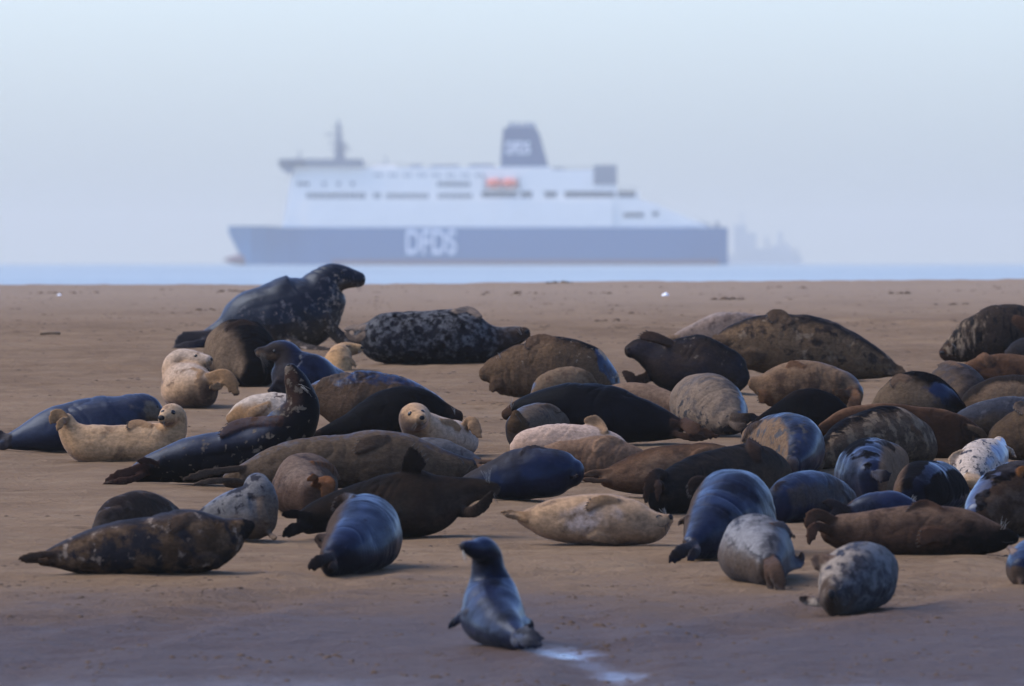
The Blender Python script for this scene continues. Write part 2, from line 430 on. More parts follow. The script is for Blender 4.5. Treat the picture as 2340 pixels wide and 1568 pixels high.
def ring_mesh(C, T, A, B, ra, rb, cap0=.8, cap1=.8, seg=24, wob=None):
    """closed tube: centres C, frame A/B, radii ra/rb; domed caps"""
    verts, faces = [], []
    rings = []
    ang = np.linspace(0, 2*np.pi, seg, endpoint=False)
    ca, sa = np.cos(ang)[:, None], np.sin(ang)[:, None]
    def add(c, a, b, r1, r2):
        rings.append(len(verts)); pts = c + a * (ca * r1) + b * (sa * r2); verts.extend(pts.tolist())
    n = len(C)
    for q in (80, 62, 42, 22):
        f = math.cos(R(q)); g = math.sin(R(q))
        add(C[0] - T[0] * max(ra[0], rb[0]) * cap0 * g, A[0], B[0], ra[0] * f, rb[0] * f)
    for i in range(n):
        add(C[i], A[i], B[i], ra[i], rb[i])
    for q in (22, 42, 62, 80):
        f = math.cos(R(q)); g = math.sin(R(q))
        add(C[-1] + T[-1] * max(ra[-1], rb[-1]) * cap1 * g, A[-1], B[-1], ra[-1] * f, rb[-1] * f)
    for i in range(len(rings) - 1):
        a, b = rings[i], rings[i+1]
        for j in range(seg): faces.append((a + j, a + (j+1) % seg, b + (j+1) % seg, b + j))
    faces.append(tuple(range(rings[0] + seg - 1, rings[0] - 1, -1)))
    faces.append(tuple(range(rings[-1], rings[-1] + seg)))
    return verts, faces
VIEW = Vector((0, -1, .03)).normalized()
def flipper_tubes(path, W, nrm, hind, thick):
    """five webbed digits sweeping along a path"""
    P = catmull(np.array([list(p) for p in path]), 12)
    T = norm(np.gradient(P, axis=0)); N = np.array(nrm)
    Wd = norm(np.cross(T, N)); Nn = np.cross(Wd, T)
    L = np.sqrt((np.diff(P, axis=0) ** 2).sum(1)).sum()
    lens = [.86, 1., .97, .88, .74] if hind else [.99, 1., .95, .88, .78]
    tubes, axis, tips = [], [], []
    s = np.linspace(0, 1, 12)
    for kk in range(5):
        f = (kk - 2) / 2.0
        prof = (.48 + .50 * s ** 1.2) if hind else (.50 + .45 * np.sin(np.minimum(s * 1.5, 1.57)))
        off = f * W * .40 * prof
        c = P + Wd * off[:, None]
        n_ = lens[kk]
        cc = np.stack([np.interp(s * n_, s, c[:, q]) for q in range(3)], 1)
        tt = norm(np.gradient(cc, axis=0))
        rw = W * (.17 if not hind else .175) * (1.15 - .35 * s) * (1 if not hind else (.85 + .3 * s))
        rt = np.maximum(thick * (1.0 - .62 * s) * (1 - .18 * abs(f)), .011)
        tubes.append(ring_mesh(cc, tt, Wd, Nn, rw, rt, .6, .9, 8))
        axis.append((cc, rw)); tips.append((cc[-1], tt[-1], rw[-1], Nn[-1]))
    # web between the digits
    rw = W * (.42 * ((.38 + .6 * s) if hind else (.55 + .4 * np.sin(np.minimum(s * 1.5, 1.57)))))
    e = 9
    tubes.append(ring_mesh(P[:e], T[:e], Wd[:e], Nn[:e], rw[:e], np.maximum(thick * .8 * (1 - .6 * s[:e]), .010), .5, .5, 12))
    return tubes, axis, tips
SAND_C = (.165, .112, .075)
ALB = .39
def L(c, d, thr, soft=.15, ns=5., na=.3, ro=.9, sp=.15, st=(1, 1, 1), det=4):
    return (c, d, thr, soft, ns, na, ro, sp, st, det)
def coat(base, layers=(), ro=.55, sp=.4, flip=None, fur=.5, flipro=.7, sheen=0.):
    def g(c):
        w_ = c[0] > c[2] * 1.2
        u_ = 1.15 if c[0] > .4 else 1.0
        return (c[0] * ALB * u_ * (1.05 if w_ else 1), c[1] * ALB * u_ * (.93 if w_ else 1), c[2] * ALB * u_ * (.84 if w_ else 1))
    q_ = lambda v: v * (.06 if v < .5 else .33)
    sp = q_(sp); base = g(base); flip = None if flip is None else g(flip)
    k = NT('seal_coat'); co = k.objco()
    off = tuple(rng.uniform(-50, 50) for _ in range(3))
    cm = k.mapping(co, loc=off)
    rad = k.attr('rad'); tt = k.attr('body_t', 'Fac'); fl = k.attr('flip', 'Fac')
    var = k.noise(cm, 3.2, 5, .6)
    c = k.mix(var, tuple(x * .72 for x in base), tuple(min(1, x * 1.28) for x in base))
    r_, s_ = ro, sp
    for (lc, d, thr, soft, ns, na, lro, lsp, st, det) in layers:
        v = k.dot(rad, tuple(d[:3]))
        if len(d) > 3 and d[3]: v = k.math('MULTIPLY_ADD', tt, d[3], v)
        if len(d) > 5: v = k.math('MULTIPLY_ADD', k.math('ABSOLUTE', k.math('SUBTRACT', tt, d[4])), -d[5], v)
        nz = k.noise(k.mapping(co, st, tuple(rng.uniform(-50, 50) for _ in range(3))), ns, det, .58, .25)
        v = k.math('MULTIPLY_ADD', k.math('SUBTRACT', nz, .5), na * 2.6, v)
        soft = soft if lsp >= .5 or lro >= .84 and soft <= .04 else soft * 1.5 + .03
        mask = k.step(v, thr - soft, thr + soft)
        lc = g(lc); lcv = k.mix(k.noise(cm, 11, 3), tuple(x * .8 for x in lc), tuple(min(1, x * 1.2) for x in lc))
        c = k.mix(mask, c, lcv); r_ = k.lerp(mask, r_, max(lro, .30)); s_ = k.lerp(mask, s_, q_(lsp))
    if flip is not None:
        c = k.mix(k.math('MULTIPLY', fl, .9), c, flip); r_ = k.lerp(fl, r_, flipro)
    fine = k.noise(k.mapping(co, (1, 1, 1.6)), 26, 5, .7)
    c = k.mix(k.step(fine, .38, .62, 0, .6), c, k.mix(.5, c, (.0, .0, .0)))
    k.put(k.p.inputs['Base Color'], c); k.put(k.p.inputs['Roughness'], r_); k.put(k.p.inputs['Specular IOR Level'], s_)
    k.p.inputs['Specular Tint'].default_value = (.62, .76, 1, 1)
    if sheen:
        k.p.inputs['Sheen Weight'].default_value = sheen * .25; k.p.inputs['Sheen Roughness'].default_value = .45
        k.p.inputs['Sheen Tint'].default_value = (.75, .83, 1, 1)
    cmb = k.n('ShaderNodeCombineXYZ'); k.put(cmb.inputs[0], k.math('MULTIPLY', tt, 17.0))
    vadd = k.n('ShaderNodeVectorMath', operation='MULTIPLY_ADD'); k.put(vadd.inputs[0], rad); vadd.inputs[1].default_value = (.0, .9, 1.3); k.put(vadd.inputs[2], cmb.outputs[0])
    folds = k.noise(vadd.outputs[0], 1.6, 4, .6, .5)
    h = k.math('ADD', k.math('MULTIPLY', k.noise(k.mapping(co, (1, 1, 2.2)), 34, 4, .6), .7), k.math('MULTIPLY_ADD', folds, 1.2, k.math('MULTIPLY', k.noise(co, 9, 3), .8)))
    b = k.bump(h, fur, .022)
    k.put(b.inputs['Strength'], k.math('MULTIPLY_ADD', r_, fur * 1.1, -fur * .25) if isinstance(r_, bpy.types.NodeSocket) else fur * r_)
    return k.m
EYE_M = NT('seal_eye'); EYE_M.p.inputs['Base Color'].default_value = (.004, .004, .005, 1); EYE_M.p.inputs['Roughness'].default_value = .25; EYE_M.p.inputs['Specular IOR Level'].default_value = .15; EYE_M = EYE_M.m
NOSE_M = plain('seal_nose', (.006, .0055, .006), .6, .08, .2, 60)
LID_M = plain('closed_eyelid', (.02, .016, .013), .6, .3)
CLAW_M = plain('seal_claw', (.045, .034, .026), .6, .1, .3, 40)
WHISK_M = plain('whisker_hair', (.26, .235, .2), .6, .2, .1)
WHISK_D = plain('dark_whisker_hair', (.07, .06, .05), .6, .2, .1)
SEALS = []
GAPS = []
def seal(G, label, spine, mat, fl=(), eyes=(), nose=None, lids=(), wh=(), mouth=(), group='seals hauled out on the sandbank', vox=None, wob=.055, dd=0.0, flat=1.0, nseg=54):
    """spine: (X, Y, r[, depth offset in m]) from the tail root to the nose, in 2340-wide picture units"""
    d0 = row_dist(G) + dd
    K = []
    for s in spine:
        dep = d0 + (s[3] if len(s) > 3 else 0.0)
        p = at(s[0], s[1], dep); K.append((p.x, p.y, p.z, s[2] * 1.06 * dep / F))
    S = catmull(K, nseg); C, rad = S[:, :3].copy(), np.maximum(S[:, 3], .012)
    T = norm(np.gradient(C, axis=0))
    # parallel transported frame
    A = np.zeros_like(C); up = np.array([0, 0, 1.])
    mid = nseg // 2
    a = up - T[mid] * T[mid].dot(up); A[mid] = a / np.linalg.norm(a)
    for rngi in (range(mid + 1, nseg), range(mid - 1, -1, -1)):
        prev = mid
        for i in rngi:
            a = A[prev] - T[i] * T[i].dot(A[prev]); A[i] = a / max(1e-9, np.linalg.norm(a)); prev = i
    B = np.cross(T, A)
    ra = rad.copy(); rb = rad * flat
    sd = rng.random() * 100
    tt = np.linspace(0, 1, nseg)
    verts, faces = ring_mesh(C, T, A, B, ra, rb, .75, .8, 28)
    # soft blubber unevenness
    for i, v in enumerate(verts):
        ri = min(nseg - 1, max(0, i // 28 - 4))
        q = mnoise.noise(Vector((v[0] * 3.2 + sd, v[1] * 3.2, v[2] * 3.2))) + .5 * mnoise.noise(Vector((v[0] * 7.5 + sd, v[1] * 7.5, v[2] * 7.5)))
        f = 1 + wob * q * 1.3
        c = C[ri]; verts[i] = (c[0] + (v[0] - c[0]) * f, c[1] + (v[1] - c[1]) * f, c[2] + (v[2] - c[2]) * f)
    bvh = BVHTree.FromPolygons([Vector(v) for v in verts], faces)
    o = Vector((0, 0, CAMZ))
    def surf(X, Y):
        d = ray(X, Y).normalized()
        return bvh.ray_cast(o, d)
    pxs = np.array([(1170 + c[0] / c[1] * F) for c in C]); pys = np.array([EYE + (CAMZ - c[2]) / c[1] * F for c in C])
    axes = []; claws = []
    for spec in fl:
        kind, path, W = spec[0], spec[1], spec[2]
        opt = spec[3] if len(spec) > 3 else {}
        hind = kind[0] == 'h'; Wm = W * (1.3 if hind else 1.15) * d0 / F
        thick = opt.get('t', .24 if hind else .28) * Wm * .9
        pts = []; nr = None
        for i, p in enumerate(path):
            if len(p) > 2:
                pts.append(at(p[0], p[1], d0 + p[2])); continue
            h = surf(p[0], p[1])
            if h[0] is not None and abs(h[0].y - d0) < 4:
                n_ = h[1] if h[1].dot(VIEW) > 0 else -h[1]
                lift = -thick * .3 if i == 0 else thick * (.55 if not hind else .6)
                pts.append(h[0] + n_ * lift)
                if i == len(path) // 2: nr = (n_ * .6 + VIEW * .4).normalized()
            else:
                j = int(np.argmin((pxs - p[0]) ** 2 + (pys - p[1]) ** 2))
                pts.append(at(p[0], p[1], C[j][1] - (.0 if i == 0 else rad[j] * .15)))
        nr = Vector(opt['n']).normalized() if 'n' in opt else (nr or VIEW)
        q = bvh.find_nearest(pts[0])
        if q[0] is not None and (q[0] - pts[0]).length > .01:
            inn = (q[0] - pts[0]).normalized()
            outside = (pts[0] - q[0]).dot(q[1]) > 0 or (bvh.ray_cast(pts[0], Vector((0, 0, 1)))[0] is None)
            if outside: pts[0] = q[0] + inn * .03
        # keep flippers out of the sand
        for p in pts: p.z = max(p.z, float(ground_z(p.x, p.y)) + thick * .4)
        tubes, ax, tips = flipper_tubes(pts, Wm, nr, hind, thick)
        for tv, tf in tubes:
            b = len(verts); verts.extend(tv); faces.extend([tuple(b + q for q in f) for f in tf])
        axes += ax
        if 'c' in kind: claws.append(tips)
    base = at(spine[len(spine) // 2][0], G, d0)
    base.z = float(ground_z(base.x, base.y))
    me = bpy.data.meshes.new('seal_raw')
    me.from_pydata([(v[0] - base.x, v[1] - base.y, v[2] - base.z) for v in verts], [], faces); me.update()
    ob = bpy.data.objects.new('seal_raw', me); col.objects.link(ob); ob.location = base
    m1 = ob.modifiers.new('r', 'REMESH'); m1.mode = 'VOXEL'; m1.voxel_size = vox or (.0125 if d0 < 112 else .0145); m1.use_smooth_shade = True
    m2 = ob.modifiers.new('s', 'SMOOTH'); m2.factor = .5; m2.iterations = 3
    SEALS.append(dict(ob=ob, base=base, C=C, rad=rad, A=A, B=B, tt=tt, axes=axes, claws=claws, mat=mat, label=label, group=group,
                      eyes=eyes, nose=nose, lids=lids, wh=wh, mouth=mouth, d0=d0))
def tube(path, r0, r1, seg=5):
    P = np.array([list(p) for p in path]); T = norm(np.gradient(P, axis=0))
    ref = np.array([0, -1., .2]); A = norm(np.cross(T, ref)); B = np.cross(T, A)
    rr = np.linspace(r0, r1, len(P))
    v, f = [], []
    for i in range(len(P)):
        for j in range(seg):
            a = 2 * math.pi * j / seg
            v.append(P[i] + A[i] * rr[i] * math.cos(a) + B[i] * rr[i] * math.sin(a))
    for i in range(len(P) - 1):
        for j in range(seg): f.append((i*seg + j, i*seg + (j+1) % seg, (i+1)*seg + (j+1) % seg, (i+1)*seg + j))
    f += [tuple(range(seg - 1, -1, -1)), tuple(range((len(P)-1)*seg, len(P)*seg))]
    return v, f
def blob(c, n, rx, ry, rz, seg=10):
    """ellipsoid flattened along n"""
    n = n.normalized(); a = n.orthogonal().normalized()
    x = Vector((0, 0, 1)).cross(n)
    x = x.normalized() if x.length > .1 else a
    y = n.cross(x)
    v, f = [], []
    for i in range(1, 6):
        t = math.pi * i / 6
        for j in range(seg):
            p = 2 * math.pi * j / seg
            v.append(c + x * rx * math.sin(t) * math.cos(p) + y * ry * math.sin(t) * math.sin(p) + n * rz * math.cos(t))
    for i in range(4):
        for j in range(seg): f.append((i*seg + j, (i+1)*seg + j, (i+1)*seg + (j+1) % seg, i*seg + (j+1) % seg))
    f += [tuple(range(seg)), tuple(range(5*seg - 1, 4*seg - 1, -1))]
    return v, f
def finish_seals():
    bpy.context.view_layer.update()
    dg = bpy.context.evaluated_depsgraph_get()
    metas = [bpy.data.meshes.new_from_object(s['ob'].evaluated_get(dg)) for s in SEALS]
    for s, me in zip(SEALS, metas):
        bpy.data.objects.remove(s['ob'])
        base = s['base']; b = np.array(base)
        n = len(me.vertices); co = np.zeros(n * 3); me.vertices.foreach_get('co', co); co = co.reshape(-1, 3) + b
        gz = ground_z(co[:, 0], co[:, 1])
        GAPS.append((round(float((co[:, 2] - gz).min()), 3), s['label'][:40]))
        co[:, 2] = np.maximum(co[:, 2], gz - .035)
        # coat coordinates: position along the body and direction outwards from the spine
        C, rad, tt = s['C'], s['rad'], s['tt']
        d2 = ((co[:, None, :] - C[None]) ** 2).sum(2) / (rad[None] ** .5)
        j = d2.argmin(1)
        Tn = np.gradient(C, axis=0); step_ = np.sqrt((Tn ** 2).sum(1)) + 1e-6; Tn = Tn / step_[:, None]
        along = np.clip(((co - C[j]) * Tn[j]).sum(1) / step_[j], -1.2, 1.2)
        t = tt[j] + along / (len(C) - 1)
        cc_ = C[j] + Tn[j] * (along * step_[j])[:, None]
        rv = norm(co - cc_)
        # the belly hangs down until it rests on the sand
        cg = (cc_[:, 2] - ground_z(cc_[:, 0], cc_[:, 1])) / rad[j]
        scl = np.clip(cg * 1.03, 1, None); scl = 1 + (scl - 1) * np.clip((2.1 - cg) / .5, 0, 1) * np.clip(np.abs(Tn[j][:, 1]) * 1.7 - .25, .08, 1)
        below = co[:, 2] < cc_[:, 2]
        co[:, 2] = np.where(below, cc_[:, 2] - (cc_[:, 2] - co[:, 2]) * scl, co[:, 2])
        # blubber sags: the lower body spreads where it rests on the sand
        hgt = (co[:, 2] - gz) / (rad[j] * 1.25); lowc = np.clip(1 - (C[j][:, 2] - ground_z(C[j][:, 0], C[j][:, 1])) / (rad[j] * 1.7), 0, 1)
        sp_ = np.clip(1 - hgt, 0, 1) ** 1.1 * .30 * rad[j] * np.minimum(1, lowc * 2.2)
        hv_ = rv.copy(); hv_[:, 2] = 0; hv_ -= Tn[j] * (hv_ * Tn[j]).sum(1)[:, None]
        co = co + hv_ * sp_[:, None]
        # skin creases across the body, strongest where it bends
        ang_ = rv[:, 2] * 1.5 + rv[:, 1] * .9 + rv[:, 0] * .7
        sd_ = len(s['label']) * 13 + int(abs(b[0]) * 100)
        f_ = vnoise(t * 22 + .9 * np.sin(ang_ * 1.3 + sd_), ang_ * .7 + sd_, sd_)
        msk = np.clip(vnoise(t * 5 + 3, ang_ * .8, sd_ + 5) * 3 + .35, 0, 1) * np.clip((1 - np.abs(t - .55) * 2.1) * 3, 0, 1)
        co = co - rv * ((1 - np.abs(f_) * 2.2).clip(0, 1) ** 3 * .009 * msk * np.clip(rad[j] / .2, .2, 1.2))[:, None]
        f2 = vnoise(t * 6 + sd_, ang_ * 1.1, sd_ + 9)
        co = co + rv * (f2 * .06 * rad[j] * np.clip((.85 - t) * 5, 0, 1))[:, None] * np.clip(1 - np.abs(t - .45) * 1.6, 0, 1)[:, None]
        flip = np.zeros(n)
        for cc, rw in s['axes']:
            dd = np.sqrt(((co[:, None, :] - cc[None]) ** 2).sum(2)) - rw[None] * 1.1
            m = dd.min(1); flip = np.maximum(flip, np.clip(1 - m / .012, 0, 1))
        me.vertices.foreach_set('co', (co - b).ravel())
        at_ = me.attributes.new('rad', 'FLOAT_VECTOR', 'POINT'); at_.data.foreach_set('vector', rv.ravel())
        at_ = me.attributes.new('body_t', 'FLOAT', 'POINT'); at_.data.foreach_set('value', t)
        at_ = me.attributes.new('flip', 'FLOAT', 'POINT'); at_.data.foreach_set('value', flip)
        me.update(); me.materials.clear(); me.materials.append(s['mat'])
        me.polygons.foreach_set('use_smooth', [True] * len(me.polygons))
        root = empty('grey_seal', base)
        tag(root, s['label'], 'seal', s['group'])
        body = bpy.data.objects.new('body', me); col.objects.link(body); body.parent = root
        bvh = BVHTree.FromPolygons([Vector(v) for v in co], [tuple(p.vertices) for p in me.polygons])
        o = Vector((0, 0, CAMZ)); pm = s['d0'] / F
        def surf(X, Y):
            h = bvh.ray_cast(o, ray(X, Y).normalized())
            if h[0] is None:
                p = at(X, Y, s['d0']); q = bvh.find_nearest(p); return q[0], q[1]
            return h[0], (h[1] if h[1].dot(VIEW) > 0 else -h[1])
        def part(name, v, f, m): return mesh_obj(name, [Vector(q) - base for q in v], f, m, root)
        for e in s['eyes']:
            p, nn = surf(e[0], e[1]); r_ = e[2] * pm
            part('eye', *blob(p - nn * r_ * .25, nn, r_ * 1.05, r_, r_ * .75), EYE_M)
        if s['nose']:
            e = s['nose']; p, nn = surf(e[0], e[1]); r_ = e[2] * pm
            part('nose', *blob(p - nn * r_ * .35, nn, r_ * 1.1, r_ * (e[3] if len(e) > 3 else .8), r_ * .7), NOSE_M)
        for path in s['lids']:
            pts = []
            for q in catmull(np.array([(x, y, 0) for x, y in path]), 7):
                p, nn = surf(q[0], q[1]); pts.append(p + nn * .001)
            part('eyelid', *tube(pts, 1.9 * pm, 1.3 * pm), LID_M)
        for path in s['mouth']:
            pts = []
            for q in catmull(np.array([(x, y, 0) for x, y in path]), 8):
                p, nn = surf(q[0], q[1]); pts.append(p)
            part('mouth', *tube(pts, .9 * pm, .7 * pm), LID_M)
        for wsp in s['wh']:
            X, Y, sp, dx, dy, cnt, ln = wsp[:7]; v, f = [], []
            for _ in range(cnt):
                p, nn = surf(X + rng.uniform(-sp, sp), Y + rng.uniform(-sp, sp))
                l_ = ln * rng.uniform(.6, 1.05) * pm
                a_ = math.atan2(-dy, dx) + rng.uniform(-.38, .38)
                d_ = Vector((math.cos(a_), rng.uniform(-.5, .1), math.sin(a_))).normalized()
                dr = Vector((0, 0, -1)) * l_ * rng.uniform(.05, .22)
                pts = [p + d_ * l_ * q + dr * q * q for q in (0, .25, .5, .75, 1)]
                tv, tf = tube(pts, .0019, .0010, 3)
                f += [tuple(len(v) + q for q in t_) for t_ in tf]; v += tv
            tag(part('whiskers', v, f, WHISK_D if len(wsp) > 7 else WHISK_M), kind='stuff')
        for tips in s['claws']:
            v, f = [], []
            for c, t_, rw, nn in tips:
                c = Vector(c); t_ = Vector(t_); nn = Vector(nn)
                if nn.dot(VIEW) < 0: nn = -nn
                r_ = max(rw * .36, .006); st = c + t_ * rw * .5 + nn * .008
                tv, tf = tube([st, st + t_ * r_ * 2.2 + nn * r_ * .3, st + t_ * r_ * 4.4 - nn * r_ * .3], r_, r_ * .25, 5)
                f += [tuple(len(v) + q for q in x) for x in tf]; v += tv
            tag(part('claws', v, f, CLAW_M), kind='stuff')

# ------------------------------------------------------------------ seals: the herd
SHEEN_BLUE = (.009, .015, .048); SLATE = (.020, .020, .026); BLACK = (.005, .0048, .006); INK = (.008, .009, .015)  # the first blue puts the sky's sheen on wet fur into colour
BROWN = (.105, .063, .040); TAN = (.27, .185, .115); BLOND = (.62, .395, .21); CREAM = (.62, .50, .38); PALE = (.56, .49, .43)
GREY = (.17, .155, .15); DGREY = (.050, .046, .048); RUST = (.19, .085, .035); SND = SAND_C; SNDP = (.25, .175, .115)
BFLIP = (.045, .032, .027); YFLIP = (.40, .25, .13)
def wet_sheen_blue(*layers, **kw):  # wet coat whose blue base stands in for sky sheen
    a = dict(ro=.36, sp=.50, flip=BFLIP, sheen=.05); a.update(kw); return coat(SHEEN_BLUE, (blotch((.006, .008, .018), .06, 3.5, .3, ro=.5), blotch((.050, .058, .090), .42, 15, .15, ro=.5)) + layers, **a)
def black(*layers, **kw):
    a = dict(ro=.7, sp=.2, flip=BFLIP); a.update(kw); return coat(BLACK, layers, **a)
def blond(*layers, c=BLOND, **kw):
    a = dict(ro=.8, sp=.15, flip=YFLIP, sheen=.3, fur=.22); a.update(kw); return coat(c, layers, **a)
def sandy(d, thr, soft=.18, na=.3, ns=5, c=SND): return L(c, d, thr, soft, ns, na, .92, .1)
def blotch(c, thr, ns=7, soft=.05, na=1., d=(0, 0, 0), ro=.6, sp=.3, st=(1, 1, 1)): return L(c, d, thr, soft, ns, na, ro, sp, st)
def ruffle(d, thr, ns=3.5, na=.7): return L(BLACK, d, thr, .04, ns, na, .85, .08)

# back row
seal(798, 'huge dark mottled bull seal propped up with raised head against the sea',
     [(452, 782, 14), (480, 774, 24), (520, 760, 38), (575, 731, 66), (640, 722, 80), (698, 706, 80), (732, 676, 62), (748, 651, 47), (762, 637, 35), (785, 635, 27), (806, 637, 21), (822, 639, 17)],
     coat(INK, [blotch((.20, .185, .19), .44, 12, .10, na=1., d=(.1, -.15, -.15)), sandy((0, -.3, -1), .72, c=(.12, .09, .06)), blotch((.46, .38, .31), .74, 14, .08, na=.9, d=(.5, -.3, -.1, .1))], ro=.42, sp=.5, flip=BFLIP, sheen=.1),
     fl=[('f', [(742, 725), (772, 765, -.25), (832, 801, -.3)], 30, {'n': (-.5, -.8, .5)}), ('f', [(655, 775), (700, 792, -.45), (752, 798, -.5)], 24, {'n': (0, -.5, .9)}),
         ('h', [(478, 770), (440, 775, -.1), (402, 780, -.1)], 34), ('h', [(478, 782), (440, 790, -.3), (392, 797, -.3)], 22)],
     eyes=[(783, 622, 3.2)], nose=(832, 641, 6), mouth=[[(832, 651), (815, 653), (800, 652)]], wh=[(820, 650, 4, .1, 1, 7, 16, 1)], vox=.016, flat=.92)
seal(836, 'charcoal and silver mottled bull seal lying on its side, snout lifted',
     [(826, 762, 22), (850, 768, 44), (900, 773, 58), (980, 774, 62), (1058, 774, 62), (1108, 782, 46), (1145, 778, 31), (1178, 768, 22), (1200, 763, 15)],
     coat(SLATE, [blotch((.19, .182, .178), .16, 12, .22, na=1.2, d=(-.22, .0, .22)), blotch(BLACK, .25, 9, .08, na=1.), L((.085, .058, .044), (0, -.2, 0, 1.0), 1.0, .08, 5, .15, .8, .2)], ro=.7, sp=.25, flip=(.30, .24, .19), fur=.8),
     fl=[('h', [(832, 748), (812, 748), (786, 751)], 18, {'n': (0, -.6, .8)}), ('h', [(832, 765), (812, 775), (790, 760)], 15), ('f', [(1040, 712), (1072, 712), (1090, 728)], 24)],
     nose=(1205, 758, 7), mouth=[[(1208, 772), (1190, 778), (1172, 786)]], wh=[(1190, 760, 5, -.5, -1, 6, 22)], vox=.015)
seal(879, 'black bellied seal seen from behind with a clawed flipper folded on top',
     [(578, 850, 30, -.5), (572, 835, 55, -.3), (558, 812, 72, 0), (535, 802, 66, .4), (515, 805, 45, .9)],
     black(sandy((-.9, .1, .35), .70, .16, .2, c=(.24, .18, .125)), ro=.75, sp=.15, fur=.8),
     fl=[('fc', [(585, 742), (550, 738), (515, 752)], 20)])
seal(927, 'cream and brown young seal on its back, head turned aside, hind flippers curled',
     [(470, 880, 32, -.3), (450, 884, 45, -.2), (428, 880, 52, 0), (414, 856, 44, .12), (407, 836, 33, .16), (416, 823, 26, .15), (436, 821, 21, .1), (458, 824, 17, .03), (475, 825, 13, -.02)],
     blond(L(CREAM, (-.4, -.1, .9, .5), .75, .3, 4, .2, .8, .15), L((.10, .065, .045), (.35, -.55, -.5, -.6), .22, .35, 5, .3, .85, .15), blotch((.26, .17, .10), .3, 9, .12), c=(.62, .42, .245)),  # cream top and dark underside paint the top light into the coat
     fl=[('h', [(478, 862), (515, 858, -.5), (537, 895, -.55)], 28), ('h', [(478, 872), (505, 880, -.5), (478, 882, -.6)], 14), ('f', [(440, 842), (460, 850), (452, 862)], 12)],
     eyes=[(447, 813, 4.2)], nose=(484, 821, 5.5), wh=[(474, 830, 4, .6, 1, 6, 18, 1)])
seal(904, 'sleek blue grey seal with long snout in profile and whiskers, facing sideways',
     [(800, 880, 20, .3), (752, 872, 38, .15), (708, 858, 50, 0), (672, 850, 50, 0), (662, 824, 36, 0), (650, 806, 28, 0), (632, 803, 23, 0), (610, 806, 16, 0), (592, 805, 11, 0)],
     wet_sheen_blue(L((.038, .030, .028), (-.2, -.3, -.1, 1), .86, .10, 5, .12, .6, .35), L(TAN, (.35, -.6, -.25, 1.2), 1.70, .08, 7, .22, .8, .2), sheen=.1, ro=.34),
     fl=[('f', [(640, 868), (628, 890), (618, 903)], 22)],
     eyes=[(627, 803, 4.6)], nose=(584, 801, 5), mouth=[[(585, 809), (600, 815), (615, 818)]], wh=[(598, 812, 6, .7, 1, 12, 34, 1), (640, 781, 2, -.3, -1, 3, 14, 1)])
seal(850, 'small golden seal stretched on its back beside the bull, snout pointing away',
     [(768, 850, 16, -.2), (770, 838, 26, -.1), (772, 824, 29, 0), (782, 808, 24, .15), (793, 799, 17, .2), (808, 798, 13, .2), (822, 797, 10, .2)],
     blond(blotch((.30, .19, .10), .2, 8, .15), L((.22, .14, .08), (0, -.6, -.5), .75, .25), c=(.60, .38, .18)),  # darker low near side is shade put into the coat
     fl=[('fc', [(783, 820), (800, 826), (806, 836)], 14), ('h', [(768, 848), (778, 850), (792, 853)], 12)], nose=(828, 795, 5), lids=[[(790, 790), (796, 792), (801, 790)]], wh=[(822, 800, 3, .3, 1, 5, 12)])
seal(978, 'brown sided seal with wet black back and pitted folded flipper',
     [(1020, 940, 14, .2), (985, 928, 28, .1), (930, 920, 50, 0), (865, 917, 63, 0), (800, 917, 66, 0), (750, 905, 46, 0), (722, 896, 26, 0), (708, 892, 14, 0)],
     coat((.115, .078, .052), [L(INK, (.45, .1, .9, -.25), .45, .12, 4, .22, .5, .3), L(SHEEN_BLUE, (.5, -.35, .7, -.2), .66, .05, 4, .28, .28, .7), blotch((.16, .11, .075), .2, 20, .2, na=.7)], ro=.9, sp=.1, flip=(.13, .09, .06), fur=.8),
     fl=[('f', [(795, 855), (755, 868), (722, 884)], 22, {'t': .14})], wh=[(706, 885, 3, -.6, -1, 6, 22)])
seal(1001, 'jet black seal lying behind the smiling pale seal, head low',
     [(722, 992, 7), (750, 985, 14), (800, 974, 30), (870, 952, 52), (930, 943, 56), (985, 948, 46), (1022, 952, 28), (1046, 953, 15)],
     black(L((.05, .035, .03), (0, 0, 0, 1), .93, .04, 4, .1), ro=.62, sp=.18), fl=[('h', [(730, 988), (718, 993), (700, 997)], 12)], wh=[(1040, 944, 4, -.2, -1, 5, 16)])
seal(1109, 'black seal with head stretched straight up and brown hind flippers trailing',
     [(310, 1083, 18), (345, 1070, 30), (420, 1055, 48), (520, 1042, 56), (610, 1020, 58), (668, 972, 52), (690, 925, 38), (684, 890, 29), (672, 862, 23), (664, 843, 14)],
     black(L((.030, .030, .045), (0, -.1, .9), .45, .3, 5, .3, .45, .5), L((.06, .035, .026), (-.5, -.6, 0, 1.4), 1.72, .10, 5, .15, .7, .25), blotch((.20, .17, .13), .42, 14, .05, d=(-.2, -.1, 0, .1)), ro=.5, sp=.35, flip=(.085, .042, .028)),
     fl=[('h', [(335, 1062, -.1), (300, 1080, -.2), (240, 1097, -.25)], 26), ('h', [(335, 1088, -.2), (300, 1096, -.3), (236, 1103, -.3)], 16), ('h', [(360, 1060), (335, 1052, -.3), (314, 1052, -.35)], 14),
         ('fc', [(640, 962), (560, 966, -.1), (500, 988, -.15)], 28, {'n': (0, -.8, .6)})],
     nose=(659, 834, 6), wh=[(688, 880, 6, 1, .4, 6, 30)])
